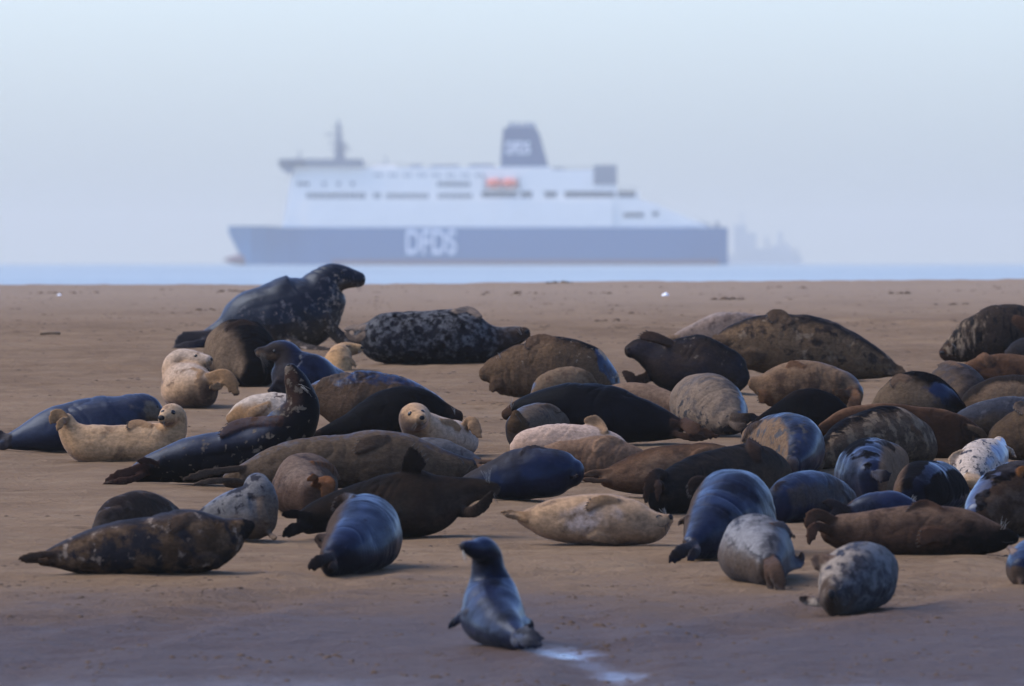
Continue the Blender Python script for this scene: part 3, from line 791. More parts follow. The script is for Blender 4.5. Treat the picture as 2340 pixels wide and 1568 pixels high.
seal(1033, 'dark navy seal with pale blotched cheek lying behind the pale banana posed pup',
     [(8, 1012, 12), (45, 1003, 25), (115, 984, 46), (200, 970, 56), (265, 962, 55), (308, 942, 42), (335, 935, 33), (358, 945, 20), (372, 955, 10)],
     coat((.024, .028, .052), [L((.22, .20, .17), (-.2, -.6, -.05, 2.2), 2.33, .05, 8, .30, .8, .2), L((.035, .03, .028), (.3, -.4, 0, 2), 2.35, .10, 8, .2)], ro=.42, sp=.5, flip=BFLIP, sheen=.06),
     fl=[('h', [(22, 1002), (5, 996), (-12, 985)], 18), ('h', [(20, 1016), (2, 1022), (-18, 1026)], 18)], eyes=[(361, 929, 4)])
seal(1056, 'pale golden pup posed like a banana with tail and round face raised',
     [(150, 958, 17), (160, 984, 28), (190, 1010, 40), (250, 1017, 42), (320, 1014, 43), (368, 1006, 42), (393, 986, 33), (398, 964, 29), (394, 951, 29, -.03), (383, 953, 21, -.13), (373, 957, 13, -.20)],
     blond(L((.60, .46, .30), (0, -.3, .6, .3), .8, .3, 5, .3), blotch((.34, .22, .125), .28, 6, .16), c=(.64, .42, .225)),
     fl=[('h', [(150, 960), (135, 945, -.05), (112, 962, -.08)], 24), ('h', [(152, 962), (142, 962, -.2), (128, 982, -.25)], 16), ('fc', [(345, 974), (315, 970), (290, 978)], 22), ('f', [(345, 1045), (320, 1050), (308, 1054)], 10)],
     eyes=[(396, 942, 6.6), (371.5, 940, 5.0)], nose=(367, 955, 8.5), mouth=[[(364, 962), (374, 966), (386, 962)]], wh=[(374, 962, 4, .2, 1, 7, 16, 1), (393, 929, 2, .3, -1, 1, 6, 1)])
seal(968, 'cream spotted seal showing only its pale flank behind the black seal with raised head',
     [(528, 958, 14), (560, 944, 30), (605, 938, 37), (650, 938, 36), (690, 945, 22)],
     blond(blotch((.16, .12, .10), .36, 15, .05), L((.40, .25, .13), (-.4, -.7, -.1, -.6), .38, .12, 5, .2), c=(.66, .58, .48), sheen=.06), fl=[('f', [(615, 925), (585, 940), (560, 958)], 18)])
seal(1118, 'longest brown bellied seal with a slate blue back and splayed fore flipper',
     [(520, 1098, 16), (560, 1090, 30), (620, 1075, 46), (700, 1060, 56), (790, 1054, 60), (870, 1050, 66), (940, 1058, 60), (1000, 1068, 44), (1045, 1070, 30), (1075, 1066, 18)],
     coat((.085, .062, .045), [L((.028, .034, .062), (.15, .5, 1), .46, .10, 5, .14, .40, .55), blotch((.15, .11, .072), .1, 16, .25, na=.7, d=(0, -.2, .3)), L((.022, .022, .03), (0, .1, .5, 1.2), 1.42, .1, 5, .15, .5, .4)], ro=.85, sp=.15, flip=(.10, .072, .052), fur=.8),
     fl=[('fc', [(885, 1002), (850, 1012), (812, 1024)], 30), ('f', [(872, 1090), (850, 1084), (825, 1090)], 28, {'t': .15}), ('h', [(560, 1070, -.1), (490, 1078, -.2), (418, 1093, -.3)], 18), ('h', [(560, 1100), (500, 1098, -.35), (440, 1105, -.4)], 14)],
     nose=(1086, 1060, 5), lids=[[(1046, 1046), (1056, 1052), (1060, 1062)]], wh=[(1078, 1068, 5, -.3, 1, 5, 24, 1)])
seal(1041, 'pale seal with round smiling face towards the camera, resting behind the long brown seal',
     [(1068, 995, 24, .5), (1050, 1003, 38, .3), (1015, 1003, 46, .05), (978, 988, 42, -.15), (954, 970, 37, -.28), (948, 956, 35, -.34), (954, 957, 25, -.48), (961, 959, 15, -.58)],
     blond(L((.62, .50, .39), (.5, -.2, .3, -.9), .05, .3, 4, .2), L((.17, .115, .075), (-.3, -.3, -.6, 0), .30, .30, 5, .35), blotch((.24, .155, .09), .25, 8, .12, d=(-.2, 0, 0)), c=(.60, .40, .225)),  # dark lower layer paints shade along the underside
     fl=[('f', [(1010, 962), (1035, 970), (1047, 985)], 18), ('h', [(1062, 978, .1), (1078, 962, 0), (1090, 1000, -.05)], 26)],
     eyes=[(936, 945, 6.2), (966, 939.5, 5.4)], nose=(964.5, 955, 6.4, .9), mouth=[[(948, 967), (957, 971), (968, 969), (975, 963)]], wh=[(962, 966, 5, .6, 1, 6, 20, 1), (952, 968, 4, -.6, 1, 5, 18, 1)])
seal(1076, 'light grey seal mostly hidden behind the long brown seal, hind flippers past its head',
     [(1092, 1058, 13), (1060, 1050, 24), (1015, 1040, 34), (965, 1040, 36), (920, 1050, 24)],
     coat(GREY, [blotch((.07, .06, .06), .3, 9, .1), sandy((0, -.5, -.5), .6)], ro=.7, sp=.3, flip=(.15, .09, .055)),
     fl=[('h', [(1085, 1053), (1115, 1056, -.1), (1152, 1055, -.15)], 12), ('h', [(1085, 1062), (1110, 1068, -.2), (1140, 1060, -.2)], 12)])
seal(1173, 'chestnut seal curled with orange brown hind flippers tucked against its belly',
     [(715, 1125, 34, -.45), (700, 1122, 52, -.25), (692, 1112, 66, 0), (705, 1100, 60, .4), (725, 1100, 40, .8)],
     coat((.125, .082, .060), [L((.24, .185, .15), (-.3, .1, .8), .55, .25, 6, .35), blotch((.055, .04, .036), .3, 6, .12)], ro=.75, sp=.25, flip=RUST),
     fl=[('fc', [(715, 1058), (752, 1068), (776, 1098)], 20), ('h', [(745, 1085, -.6), (752, 1105, -.75), (735, 1132, -.8)], 30), ('h', [(735, 1092, -.7), (718, 1090, -.8), (700, 1096, -.8)], 15)])
seal(1236, 'grey spotted young seal sitting upright with its back turned',
     [(440, 1196, 14, .05), (475, 1186, 28, .05), (515, 1174, 43, .03), (548, 1170, 53), (573, 1173, 58), (588, 1150, 47), (591, 1126, 37), (588, 1110, 28, .05), (594, 1105, 21, .16), (603, 1106, 13, .25)],
     coat((.22, .20, .185), [L((.115, .125, .16), (-.35, .2, .7), .62, .25, 4, .2, .4, .5), blotch((.040, .038, .045), .30, 10, .05, d=(-.12, -.1, .1)), sandy((.3, -.3, -.8), .45, .2, c=(.21, .155, .11)), L((.42, .42, .43), (.8, 0, .1, .5), 1.16, .1)], ro=.6, sp=.35, flip=(.22, .17, .13), sheen=.06),
     fl=[('fc', [(598, 1142), (600, 1170), (606, 1192)], 20), ('f', [(612, 1215), (622, 1224, -.25), (628, 1228, -.3)], 14)])
seal(1216, 'dark curled seal with shiny wet blotches, behind the long seal at front',
     [(228, 1205, 18, -.4), (252, 1190, 36, -.3), (300, 1176, 50, 0), (345, 1172, 46, .35), (385, 1182, 30, .7)],
     coat((.035, .027, .024), [L((.05, .06, .11), (-.6, -.4, .2), .46, .03, 5, .42, .22, .8), sandy((.5, -.5, -.1), .55, .2, .35, c=(.085, .062, .045)), blotch((.10, .085, .075), .3, 6, .15, d=(0, 0, .2))], ro=.75, sp=.2, flip=(.10, .075, .06)),
     fl=[('fc', [(330, 1130), (355, 1138), (380, 1156)], 18), ('f', [(275, 1162), (245, 1170), (215, 1186)], 16)])
seal(1318, 'long mottled brown seal at front with tail flippers stretched out, belly to camera',
     [(95, 1280, 14), (130, 1272, 26), (175, 1267, 42), (250, 1258, 58), (330, 1250, 66), (410, 1240, 70), (475, 1237, 62), (520, 1225, 44), (545, 1212, 28), (565, 1204, 19), (574, 1200, 11)],
     coat((.085, .056, .034), [blotch((.20, .135, .082), .12, 6, .18), L((.050, .047, .055), (0, .5, .85), .40, .15, 5, .25, .6, .35), blotch((.026, .024, .028), .12, 6, .12, d=(.25, 0, 0)), blotch((.36, .30, .24), .46, 10, .07, d=(.2, -.1, .05)), L((.018, .016, .016), (0, 0, 0, 1), .95, .03)], ro=.85, sp=.2, flip=(.12, .083, .058), fur=.9),
     fl=[('h', [(130, 1262), (95, 1268, -.1), (42, 1274, -.15)], 17), ('h', [(125, 1280), (92, 1282, -.05), (48, 1279, -.1)], 13), ('fc', [(440, 1178), (415, 1192), (388, 1204)], 30), ('fc', [(500, 1292), (475, 1276), (440, 1282)], 30)],
     wh=[(552, 1228, 3, -.1, 1, 3, 14, 1)])
seal(1230, 'big black seal sprawled on its back with fore flippers spread wide',
     [(700, 1192, 28), (735, 1178, 36), (790, 1165, 46), (850, 1158, 60), (920, 1152, 72), (985, 1148, 68), (1035, 1132, 44), (1075, 1120, 29), (1108, 1118, 22), (1132, 1118, 14)],
     coat((.011, .0095, .009), [L((.070, .060, .044), (.1, -.7, .1, .5), 1.08, .25, 4, .3, .8, .2), L((.13, .10, .08), (.3, -.6, -.35, .6), 1.10, .2, 5, .25, .85, .15), L((.045, .03, .022), (.1, -.6, .3, .3), .8, .2, 6, .4)], ro=.7, sp=.25, flip=(.022, .018, .016)),
     fl=[('fc', [(935, 1078), (945, 1058, -.15), (958, 1038, -.15)], 50, {'t': .12}), ('f', [(1055, 1172), (1095, 1162, -.45), (1132, 1130, -.5)], 26, {'t': .3}),
         ('h', [(710, 1178), (680, 1176, -.2), (645, 1172, -.2)], 20), ('h', [(705, 1200), (675, 1208, -.3), (646, 1218, -.3)], 26)],
     nose=(1144, 1114, 5), wh=[(1115, 1100, 6, -.15, -1, 9, 38), (1128, 1130, 5, .5, 1, 5, 22, 1)])
seal(1307, 'glossy navy seal seen from its tail end with sandy flank, at front centre',
     [(752, 1278, 24, -.75), (778, 1262, 44, -.6), (808, 1245, 66, -.3), (830, 1222, 78, .05), (835, 1205, 72, .4), (825, 1195, 52, .8)],
     wet_sheen_blue(L((.10, .074, .058), (-1, -.1, -.05), .42, .10, 4, .18, .85, .12), L(BLACK, (.1, -.75, -.6), .50, .25, 5, .15, .5, .3), blotch(BLACK, .55, 9, .03), ro=.33),  # black layer paints shade low on the side towards the camera
     fl=[('fc', [(806, 1136), (780, 1140), (760, 1156)], 20), ('f', [(738, 1205), (726, 1228, -.3), (731, 1252, -.35)], 15), ('h', [(760, 1268, -.8), (735, 1278, -1.0), (704, 1288, -1.05)], 22), ('h', [(770, 1285, -.85), (765, 1290, -1.0), (750, 1290, -1.1)], 16)])
seal(1143, 'smooth navy seal with rounded rump, lying behind the sprawled black seal',
     [(1312, 1080, 30), (1292, 1078, 44), (1245, 1080, 56), (1190, 1085, 56), (1135, 1095, 44), (1090, 1104, 30), (1055, 1112, 18)],
     wet_sheen_blue(L((.055, .048, .045), (-.3, -.1, .6, .5), .78, .2, 5, .25, .7, .2), ro=.34), fl=[('h', [(1308, 1090), (1316, 1088, -.2), (1320, 1086, -.3)], 8), ('f', [(1245, 1024), (1215, 1022), (1188, 1036)], 12)])
seal(1047, 'pale creamy seal lying flat with one flipper raised straight up',
     [(1180, 1026, 18), (1196, 1018, 28), (1240, 1010, 36), (1300, 1008, 38), (1360, 1012, 36), (1405, 1020, 26), (1430, 1028, 14)],
     blond(L((.66, .52, .42), (0, -.2, .6), .5, .3), blotch((.34, .22, .15), .42, 9, .08), c=(.66, .46, .32)),
     fl=[('f', [(1382, 988), (1368, 968, .02), (1340, 952, .03)], 26, {'t': .13})])
seal(1093, 'pinkish brown seal hugging itself with one long folded flipper',
     [(1250, 1030, 14), (1275, 1036, 28), (1320, 1048, 42), (1375, 1048, 50), (1425, 1052, 42), (1462, 1050, 24), (1482, 1050, 10)],
     coat((.26, .165, .105), [blotch((.10, .058, .038), .12, 6, .2), L((.33, .22, .15), (.1, -.2, .7), .6, .3), L((.10, .065, .045), (-1, 0, .3, 0), .7, .2)], ro=.8, sp=.15, flip=(.36, .23, .145)),
     fl=[('f', [(1420, 1012), (1388, 1006), (1355, 1028)], 22)])
seal(1131, 'red brown seal with pointed tail flippers, lying beyond the sleeping tan seal',
     [(1385, 1092, 20), (1410, 1090, 30), (1445, 1085, 42), (1510, 1074, 50), (1575, 1058, 42), (1620, 1042, 30), (1655, 1036, 18)],
     coat((.18, .105, .062), [L((.065, .04, .028), (0, .4, .8), .5, .2, 6, .35), blotch((.08, .048, .032), .28, 7, .15), L((.29, .20, .135), (0, -.7, .15), .75, .2, 4, .3)], ro=.75, sp=.2, flip=(.20, .12, .072)),
     fl=[('h', [(1395, 1075), (1368, 1080, -.05), (1330, 1086, -.1)], 15), ('h', [(1395, 1098), (1365, 1098, -.1), (1328, 1094, -.15)], 12), ('f', [(1620, 1028), (1600, 1035), (1582, 1050)], 18)])
seal(1172, 'black furred seal with hind flippers folded towards camera',
     [(1508, 1128, 30, -.5), (1535, 1118, 44, -.35), (1590, 1106, 58, -.1), (1660, 1090, 64, .2), (1725, 1082, 62, .5), (1765, 1085, 45, .8)],
     black(L((.060, .052, .046), (.3, -.6, .3, .3), .80, .3, 7, .35, .8, .2, (1, 1, 3)), L((.12, .09, .065), (.5, -.6, -.3, .5), 1.0, .25), ro=.7, sp=.22, flip=(.055, .034, .025)),
     fl=[('h', [(1520, 1085), (1492, 1090, -.9), (1470, 1138, -.95)], 26), ('h', [(1530, 1095, -.9), (1505, 1108, -1.0), (1500, 1140, -1.05)], 18, {'t': .3}), ('fc', [(1730, 1050), (1722, 1030), (1726, 1008)], 34)],
     )
seal(1269, 'biggest glossy navy seal at front, tail pointing to camera, flipper clasped to shoulder',
     [(1580, 1244, 22, -.8), (1602, 1228, 38, -.65), (1635, 1200, 68, -.3), (1668, 1172, 88, .05), (1676, 1158, 84, .4), (1665, 1150, 60, .9)],
     wet_sheen_blue(L((.105, .080, .062), (-1, -.1, -.1), .62, .08, 4, .14, .85, .12), ro=.33),
     fl=[('fc', [(1622, 1082), (1590, 1096), (1572, 1128)], 20), ('f', [(1572, 1180), (1562, 1190, -.2), (1550, 1196, -.3)], 12), ('h', [(1588, 1240, -.85), (1560, 1255, -1.05), (1528, 1265, -1.1)], 22), ('h', [(1600, 1250, -.9), (1590, 1258, -1.1), (1570, 1264, -1.15)], 18)])
seal(1247, 'sleeping tan seal on its side with white belly patch and shut eyes',
     [(1192, 1183, 15), (1212, 1185, 25), (1240, 1186, 38), (1300, 1187, 50), (1375, 1188, 56), (1440, 1196, 51), (1480, 1202, 41), (1505, 1198, 31), (1520, 1191, 20), (1529, 1186, 12)],
     blond(L((.27, .19, .12), (-.1, .4, .6, -.6), .38, .25, 4, .2), L((.66, .55, .47), (0, -.9, .12, 0, .42, 1.6), .72, .06, 4, .3), blotch((.31, .21, .13), .3, 8, .16), c=(.60, .405, .235)),
     fl=[('fc', [(1412, 1146), (1378, 1144), (1340, 1158)], 24), ('f', [(1412, 1240), (1380, 1228), (1348, 1222)], 22, {'t': .16}), ('h', [(1205, 1176), (1178, 1172, -.02), (1144, 1169, -.05)], 12), ('h', [(1205, 1190), (1180, 1184, -.05), (1150, 1174, -.1)], 11)],
     nose=(1533, 1181, 6, 1.2), lids=[[(1499, 1182), (1506, 1178), (1513, 1180)]], mouth=[[(1528, 1194), (1518, 1202), (1508, 1203), (1502, 1198)]], wh=[(1520, 1168, 4, -.4, -1, 7, 18), (1522, 1200, 4, .4, 1, 6, 18, 1)])
seal(1023, 'grey seal asleep with brown snout tipped skyward, clawed flipper on its side',
     [(1270, 975, 34, .6), (1245, 968, 44, .3), (1215, 972, 44, 0), (1192, 975, 36, -.2), (1182, 966, 24, -.3), (1180, 953, 15, -.32), (1179, 945, 10, -.33)],
     coat((.155, .125, .098), [L((.07, .075, .095), (-.5, .1, .5), .50, .15, 4, .3, .4, .5), L((.040, .038, .045), (-.8, -.1, -.2), .5, .2), blotch((.04, .036, .04), .36, 6, .06), L((.11, .072, .042), (0, -.2, 0, 1.0), .88, .06)], ro=.7, sp=.3, flip=(.15, .11, .08)),
     fl=[('fc', [(1235, 928), (1255, 930), (1275, 944)], 15), ('f', [(1180, 1000), (1176, 1010), (1172, 1018)], 12)], mouth=[[(1178, 946), (1186, 956), (1192, 966)]])
seal(1013, 'long jet black seal with brown hind flippers, lying behind the pale creamy seal',
     [(1545, 978, 24), (1510, 970, 36), (1450, 958, 52), (1385, 946, 62), (1315, 938, 60), (1250, 936, 46), (1200, 938, 30), (1172, 944, 20), (1156, 948, 12)],
     black(L((.010, .009, .012), (.3, -.7, .1, -.2), .6, .1, 2.5, .35, .42, .35), L((.075, .045, .03), (.3, 0, -.1, -1), .13, .12), L((.09, .055, .038), (0, 0, 0, 1), .95, .03), ro=.5, sp=.28, flip=(.085, .05, .034)),
     fl=[('h', [(1535, 965), (1575, 980, -.1), (1640, 1001, -.15)], 20), ('h', [(1535, 990), (1570, 998, -.2), (1618, 1003, -.2)], 16), ('h', [(1560, 962), (1580, 978, -.35), (1596, 990, -.4)], 30, {'t': .12})],
     wh=[(1165, 935, 5, .1, -1, 8, 26)])
seal(917, 'large sandy brown seal with black fleecy back, lying in front of the mottled bull',
     [(1398, 888, 24, .1), (1382, 876, 40, .05), (1340, 856, 62), (1275, 846, 72), (1205, 850, 64), (1150, 852, 46), (1122, 852, 30), (1108, 855, 17)],
     coat((.17, .115, .072), [L(BLACK, (.55, .25, .85, -.35), .48, .12, 5, .30, .7, .2, (1, 1, 3)), L(SHEEN_BLUE, (.9, -.4, .35, -.6), .58, .04, 3.5, .26, .3, .7), blotch((.08, .052, .036), .32, 6, .12), blotch((.42, .35, .26), .50, 9, .04, d=(.35, 0, .2))], ro=.88, sp=.12, flip=(.14, .092, .06), fur=.9),
     fl=[('fc', [(1270, 778), (1232, 776), (1200, 795)], 26), ('f', [(1150, 905), (1140, 880), (1124, 872)], 34, {'t': .25})], wh=[(1140, 820, 6, -.4, -1, 6, 16)])
seal(925, 'small tan seal tucked against the large sandy seal, wet dark patch on its cheek',
     [(1222, 908, 14, -.1), (1245, 892, 32, -.05), (1285, 880, 38), (1325, 882, 36, .05), (1355, 895, 22, .1)],
     coat((.255, .185, .122), [L((.045, .042, .055), (-.9, -.3, .1), .72, .06, 4, .3, .35, .6), blotch((.15, .10, .068), .35, 8, .15)], ro=.85, sp=.15, flip=(.18, .13, .085)), fl=[('fc', [(1325, 850), (1342, 858), (1355, 876)], 16)])
seal(966, 'tan seal with dark face resting over the black back, facing camera',
     [(1372, 912, 20, .3), (1420, 908, 32, .2), (1475, 915, 36, .1), (1520, 926, 32, 0), (1548, 936, 25, -.12), (1563, 944, 18, -.25), (1570, 950, 11, -.34)],
     coat((.245, .165, .112), [blotch((.13, .085, .06), .2, 6, .15), L((.06, .045, .036), (0, 0, 0, 1), .93, .04), L((.31, .22, .155), (0, 0, .8), .6, .3)], ro=.85, sp=.15, flip=(.17, .11, .075)), lids=[[(1556, 932), (1562, 935), (1567, 932)]], nose=(1571, 951, 4))
seal(990, 'pale sandy seal with grey spots and dark hind flippers, below the crouched black seal',
     [(1672, 962, 30, -.5), (1660, 948, 46, -.35), (1640, 930, 60, -.1), (1612, 916, 62, .25), (1580, 915, 48, .6), (1558, 922, 28, .9)],
     coat((.27, .215, .165), [blotch((.055, .052, .052), .22, 12, .05, d=(.1, -.1, -.35), st=(1, .4, 1)), L((.13, .145, .19), (.9, -.2, .1), .68, .1, 6, .35, .4, .5), blotch((.13, .115, .105), .25, 5, .15, d=(0, 0, .15))], ro=.8, sp=.2, flip=(.035, .026, .022)),
     fl=[('h', [(1672, 950, -.7), (1700, 955, -.85), (1732, 958, -.85)], 22), ('h', [(1672, 975, -.75), (1690, 980, -.85), (1712, 980, -.9)], 18)])
seal(900, 'crouched black seal holding a flipper to its face',
     [(1682, 868, 34), (1665, 854, 50), (1620, 842, 66), (1570, 836, 66), (1522, 828, 52), (1488, 812, 34), (1468, 802, 27), (1452, 800, 23), (1440, 802, 16)],
     black(L((.075, .054, .042), (-.2, -.8, .15), .62, .25, 4, .3, .75, .2, (1, 1, 2)), L((.018, .022, .04), (.2, -.5, .1), .55, .15, 3, .3, .4, .4), blotch((.20, .17, .13), .52, 12, .04, d=(-.2, 0, .2)), ro=.65, sp=.22, flip=(.095, .058, .04)),
     fl=[('fc', [(1535, 785), (1500, 772, -.25), (1464, 764, -.3)], 28, {'n': (.2, -.8, .6)}), ('f', [(1458, 880), (1445, 868, -.2), (1432, 845, -.2)], 24, {'t': .3})], nose=(1435, 797, 5))
seal(808, 'pale pinkish grey seal half hidden at the back of the herd',
     [(1540, 778, 12), (1580, 770, 26), (1640, 763, 44), (1700, 762, 46), (1760, 768, 36)],
     coat((.30, .235, .195), [blotch((.14, .105, .09), .12, 9, .15), L((.42, .36, .33), (0, .2, .9), .75, .2)], ro=.8, sp=.2, flip=(.32, .22, .14)), fl=[('h', [(1550, 772), (1535, 772), (1518, 776)], 12)])
seal(866, 'huge olive brown seal stretched out with dark back and folded tail flippers',
     [(2040, 845, 16), (2015, 836, 28), (1970, 822, 44), (1910, 806, 58), (1840, 792, 68), (1765, 786, 66), (1705, 786, 54), (1665, 788, 38), (1640, 792, 24)],
     coat((.215, .148, .09), [L((.014, .013, .014), (.35, .25, .95, -.2), .50, .12, 5, .18, .65, .25), blotch((.055, .042, .034), .24, 8, .10, d=(0, 0, .1)), blotch((.34, .27, .19), .40, 7, .12)], ro=.88, sp=.14, flip=(.13, .09, .06), fur=.9),
     fl=[('fc', [(1805, 738), (1778, 722), (1755, 734)], 30, {'t': .3}), ('fc', [(1680, 835), (1710, 815), (1742, 822)], 36, {'t': .2}), ('h', [(2015, 822), (2040, 838, -.05), (2066, 852, -.08)], 18), ('h', [(2020, 850), (2045, 856, -.1), (2068, 858, -.1)], 12), ('f', [(1660, 780), (1640, 772), (1625, 776)], 16)])
seal(936, 'golden brown mottled seal with hind flippers fanned, behind the black hump',
     [(1952, 900, 24, -.1), (1935, 895, 38, -.05), (1880, 887, 52), (1820, 881, 52), (1765, 882, 40), (1738, 880, 24), (1722, 876, 15)],
     coat((.255, .165, .098), [blotch((.10, .062, .04), .12, 7, .15), L((.10, .095, .105), (.5, .2, .7, -.5), .55, .1, 5, .25, .4, .5), L((.34, .24, .16), (-.3, 0, .8), .72, .25)], ro=.8, sp=.2, flip=(.17, .092, .05)),
     fl=[('f', [(1838, 838), (1815, 832), (1798, 836)], 18), ('fc', [(1765, 925), (1752, 905), (1735, 905)], 28, {'t': .25}), ('h', [(1945, 892), (1925, 898, -.5), (1905, 890, -.55)], 18), ('h', [(1950, 895), (1955, 915, -.5), (1940, 940, -.55)], 26)])
seal(1001, 'plain black rounded hump of a seal behind the blue and sandy one',
     [(1700, 990, 10), (1730, 980, 20), (1775, 966, 36), (1830, 952, 56), (1880, 952, 54), (1915, 962, 38), (1940, 975, 20)],
     black(L((.04, .028, .022), (-.6, 0, .5), .75, .15), ro=.75, sp=.12))
seal(1084, 'half blue half sandy seal seen from behind, dark leg like flipper hanging',
     [(1812, 1058, 20, -.7), (1822, 1040, 38, -.5), (1822, 1018, 58, -.2), (1800, 1010, 62, .2), (1765, 1008, 54, .6), (1730, 1005, 36, 1.0)],
     wet_sheen_blue(L(SNDP, (-1, -.35, -.2), .42, .06, 4, .14, .9, .1), blotch((.10, .09, .085), .46, 10, .06, d=(-.2, 0, .25)), ro=.33),
     fl=[('f', [(1735, 968), (1718, 980), (1702, 998)], 24), ('h', [(1812, 1042, -.8), (1812, 1060, -.95), (1808, 1082, -.95)], 24, {'t': .3})])
seal(1070, 'striped brown and black seal with blue rump and ragged tail flippers',
     [(1870, 1050, 18, -.6), (1895, 1034, 32, -.5), (1940, 1010, 50, -.25), (1995, 1000, 64, 0), (2045, 1002, 66, .25), (2085, 1015, 54, .5)],
     coat((.145, .108, .078), [L(BLACK, (-.5, -.1, .8), .52, .10, 4, .30, .75, .2, (1, 1, 2)), L(SHEEN_BLUE, (-.9, -.3, .0, -.8), .38, .06, 4, .2, .3, .7), L((.06, .045, .034), (.2, -.5, 0), .55, .2, 6, .5, .8, .2, (1, 1, 3)), blotch((.30, .23, .155), .44, 8, .1, d=(.4, 0, .1))], ro=.82, sp=.18, flip=(.14, .09, .058), fur=.9),
     fl=[('h', [(1900, 1042, -.8), (1868, 1040, -.95), (1832, 1045, -1.0)], 24), ('h', [(1895, 1060, -.85), (1870, 1062, -1.0), (1845, 1064, -1.0)], 18), ('f', [(2085, 975), (2098, 990), (2104, 1012)], 14)])
seal(1053, 'dark chestnut seal lying behind the striped one, pale face tucked down',
     [(1880, 980, 14, .3), (1940, 966, 32, .3), (2030, 970, 46, .3), (2120, 988, 54, .3), (2185, 998, 50, .3), (2225, 1010, 34, .3), (2246, 1022, 20, .3), (2257, 1030, 11, .3)],
     coat((.085, .046, .028), [L((.22, .13, .078), (-.2, .2, .9, -.3), .62, .15, 5, .2), L((.022, .015, .012), (.2, -.6, .2), .55, .2, 4, .3), L((.20, .13, .075), (0, 0, 0, 1), .87, .04)], ro=.75, sp=.2, flip=(.22, .14, .08)),
     fl=[('f', [(2215, 975), (2240, 988), (2254, 1010)], 16)], lids=[[(2228, 1004), (2236, 1002), (2246, 1006)]])
seal(1140, 'round glossy blue seal with black tar like wet patches and tiny tail',
     [(1994, 1086, 36, -.7), (1985, 1083, 52, -.5), (1980, 1076, 64, -.15), (1995, 1066, 62, .25), (2030, 1060, 46, .7)],
     wet_sheen_blue(ruffle((-.3, .1, .8), .78, 3.2, .5), ruffle((0, -.3, .3), .62, 4, .7), L(SNDP, (1, 0, -.05), .48, .10, 4, .18, .9, .1), ro=.33),
     fl=[('h', [(1995, 1078, -1.0), (2015, 1080, -1.15), (2036, 1086, -1.15)], 14), ('h', [(1998, 1086, -1.0), (2015, 1092, -1.15), (2032, 1094, -1.15)], 12), ('f', [(2005, 1012), (2025, 1016), (2042, 1032)], 18)])
seal(1191, 'plain round navy seal beside the brown long seal hind flippers',
     [(1785, 1142, 34, -.35), (1806, 1138, 48, -.2), (1840, 1136, 56, 0), (1885, 1136, 52, .25), (1925, 1145, 34, .5)],
     wet_sheen_blue(L((.10, .085, .08), (.8, -.2, .2), .72, .08, 6, .3, .7, .2), ro=.34), fl=[('f', [(1790, 1100), (1778, 1108), (1770, 1120)], 10), ('f', [(1925, 1125), (1935, 1135), (1938, 1148)], 10)])
seal(1166, 'black and blue wet patched seal rounded up behind the small blue seal',
     [(2085, 1128, 40, -.4), (2100, 1118, 54, -.2), (2120, 1112, 58, .1), (2150, 1112, 52, .4), (2180, 1122, 34, .8)],
     wet_sheen_blue(ruffle((-.5, .1, .7), .55, 4, .7), ruffle((.9, 0, .1), .72, 3, .3), L(SND, (-1, .1, .3), .86, .1), ro=.31))
seal(1118, 'dalmatian spotted cream seal lying head away with a blue wet shoulder',
     [(2222, 1098, 24, -.7), (2222, 1086, 36, -.5), (2232, 1068, 50, -.1), (2252, 1052, 48, .3), (2272, 1036, 32, .7), (2281, 1018, 18, .95), (2283, 1010, 13, 1.05)],
     coat((.64, .56, .47), [blotch((.05, .042, .05), .20, 17, .05, ro=.6, st=(1, .45, 1)), L((.13, .17, .28), (.75, .0, .45, .3), .93, .06, 4, .12, .35, .6), L((.24, .15, .07), (0, -.3, -.3, -1.5), .12, .1), L((.55, .43, .30), (0, 0, 0, 1), .90, .04)], ro=.75, sp=.2, flip=(.46, .33, .20), sheen=.15),
     fl=[('f', [(2200, 1030), (2182, 1040), (2168, 1062)], 16), ('f', [(2300, 1022), (2312, 1032), (2317, 1046)], 12), ('h', [(2225, 1088, -1.0), (2225, 1100, -1.1), (2222, 1114, -1.1)], 36)])
seal(1193, 'small bright blue seal squeezed behind the long brown seal, whiskers showing',
     [(1935, 1176, 14, 0), (1955, 1168, 24), (1995, 1162, 34), (2040, 1158, 34), (2078, 1165, 26), (2102, 1172, 16)],
     wet_sheen_blue(L((.13, .09, .065), (-.2, .2, .9, -.3), .80, .08), ruffle((0, 0, .3), .8, 6, .6), ro=.36, sheen=.1), fl=[('h', [(1940, 1168), (1915, 1155, -.1), (1882, 1144, -.12)], 20), ('h', [(1940, 1176), (1920, 1174, -.1), (1895, 1172, -.12)], 16)], wh=[(2085, 1142, 6, .3, -1, 8, 16)])
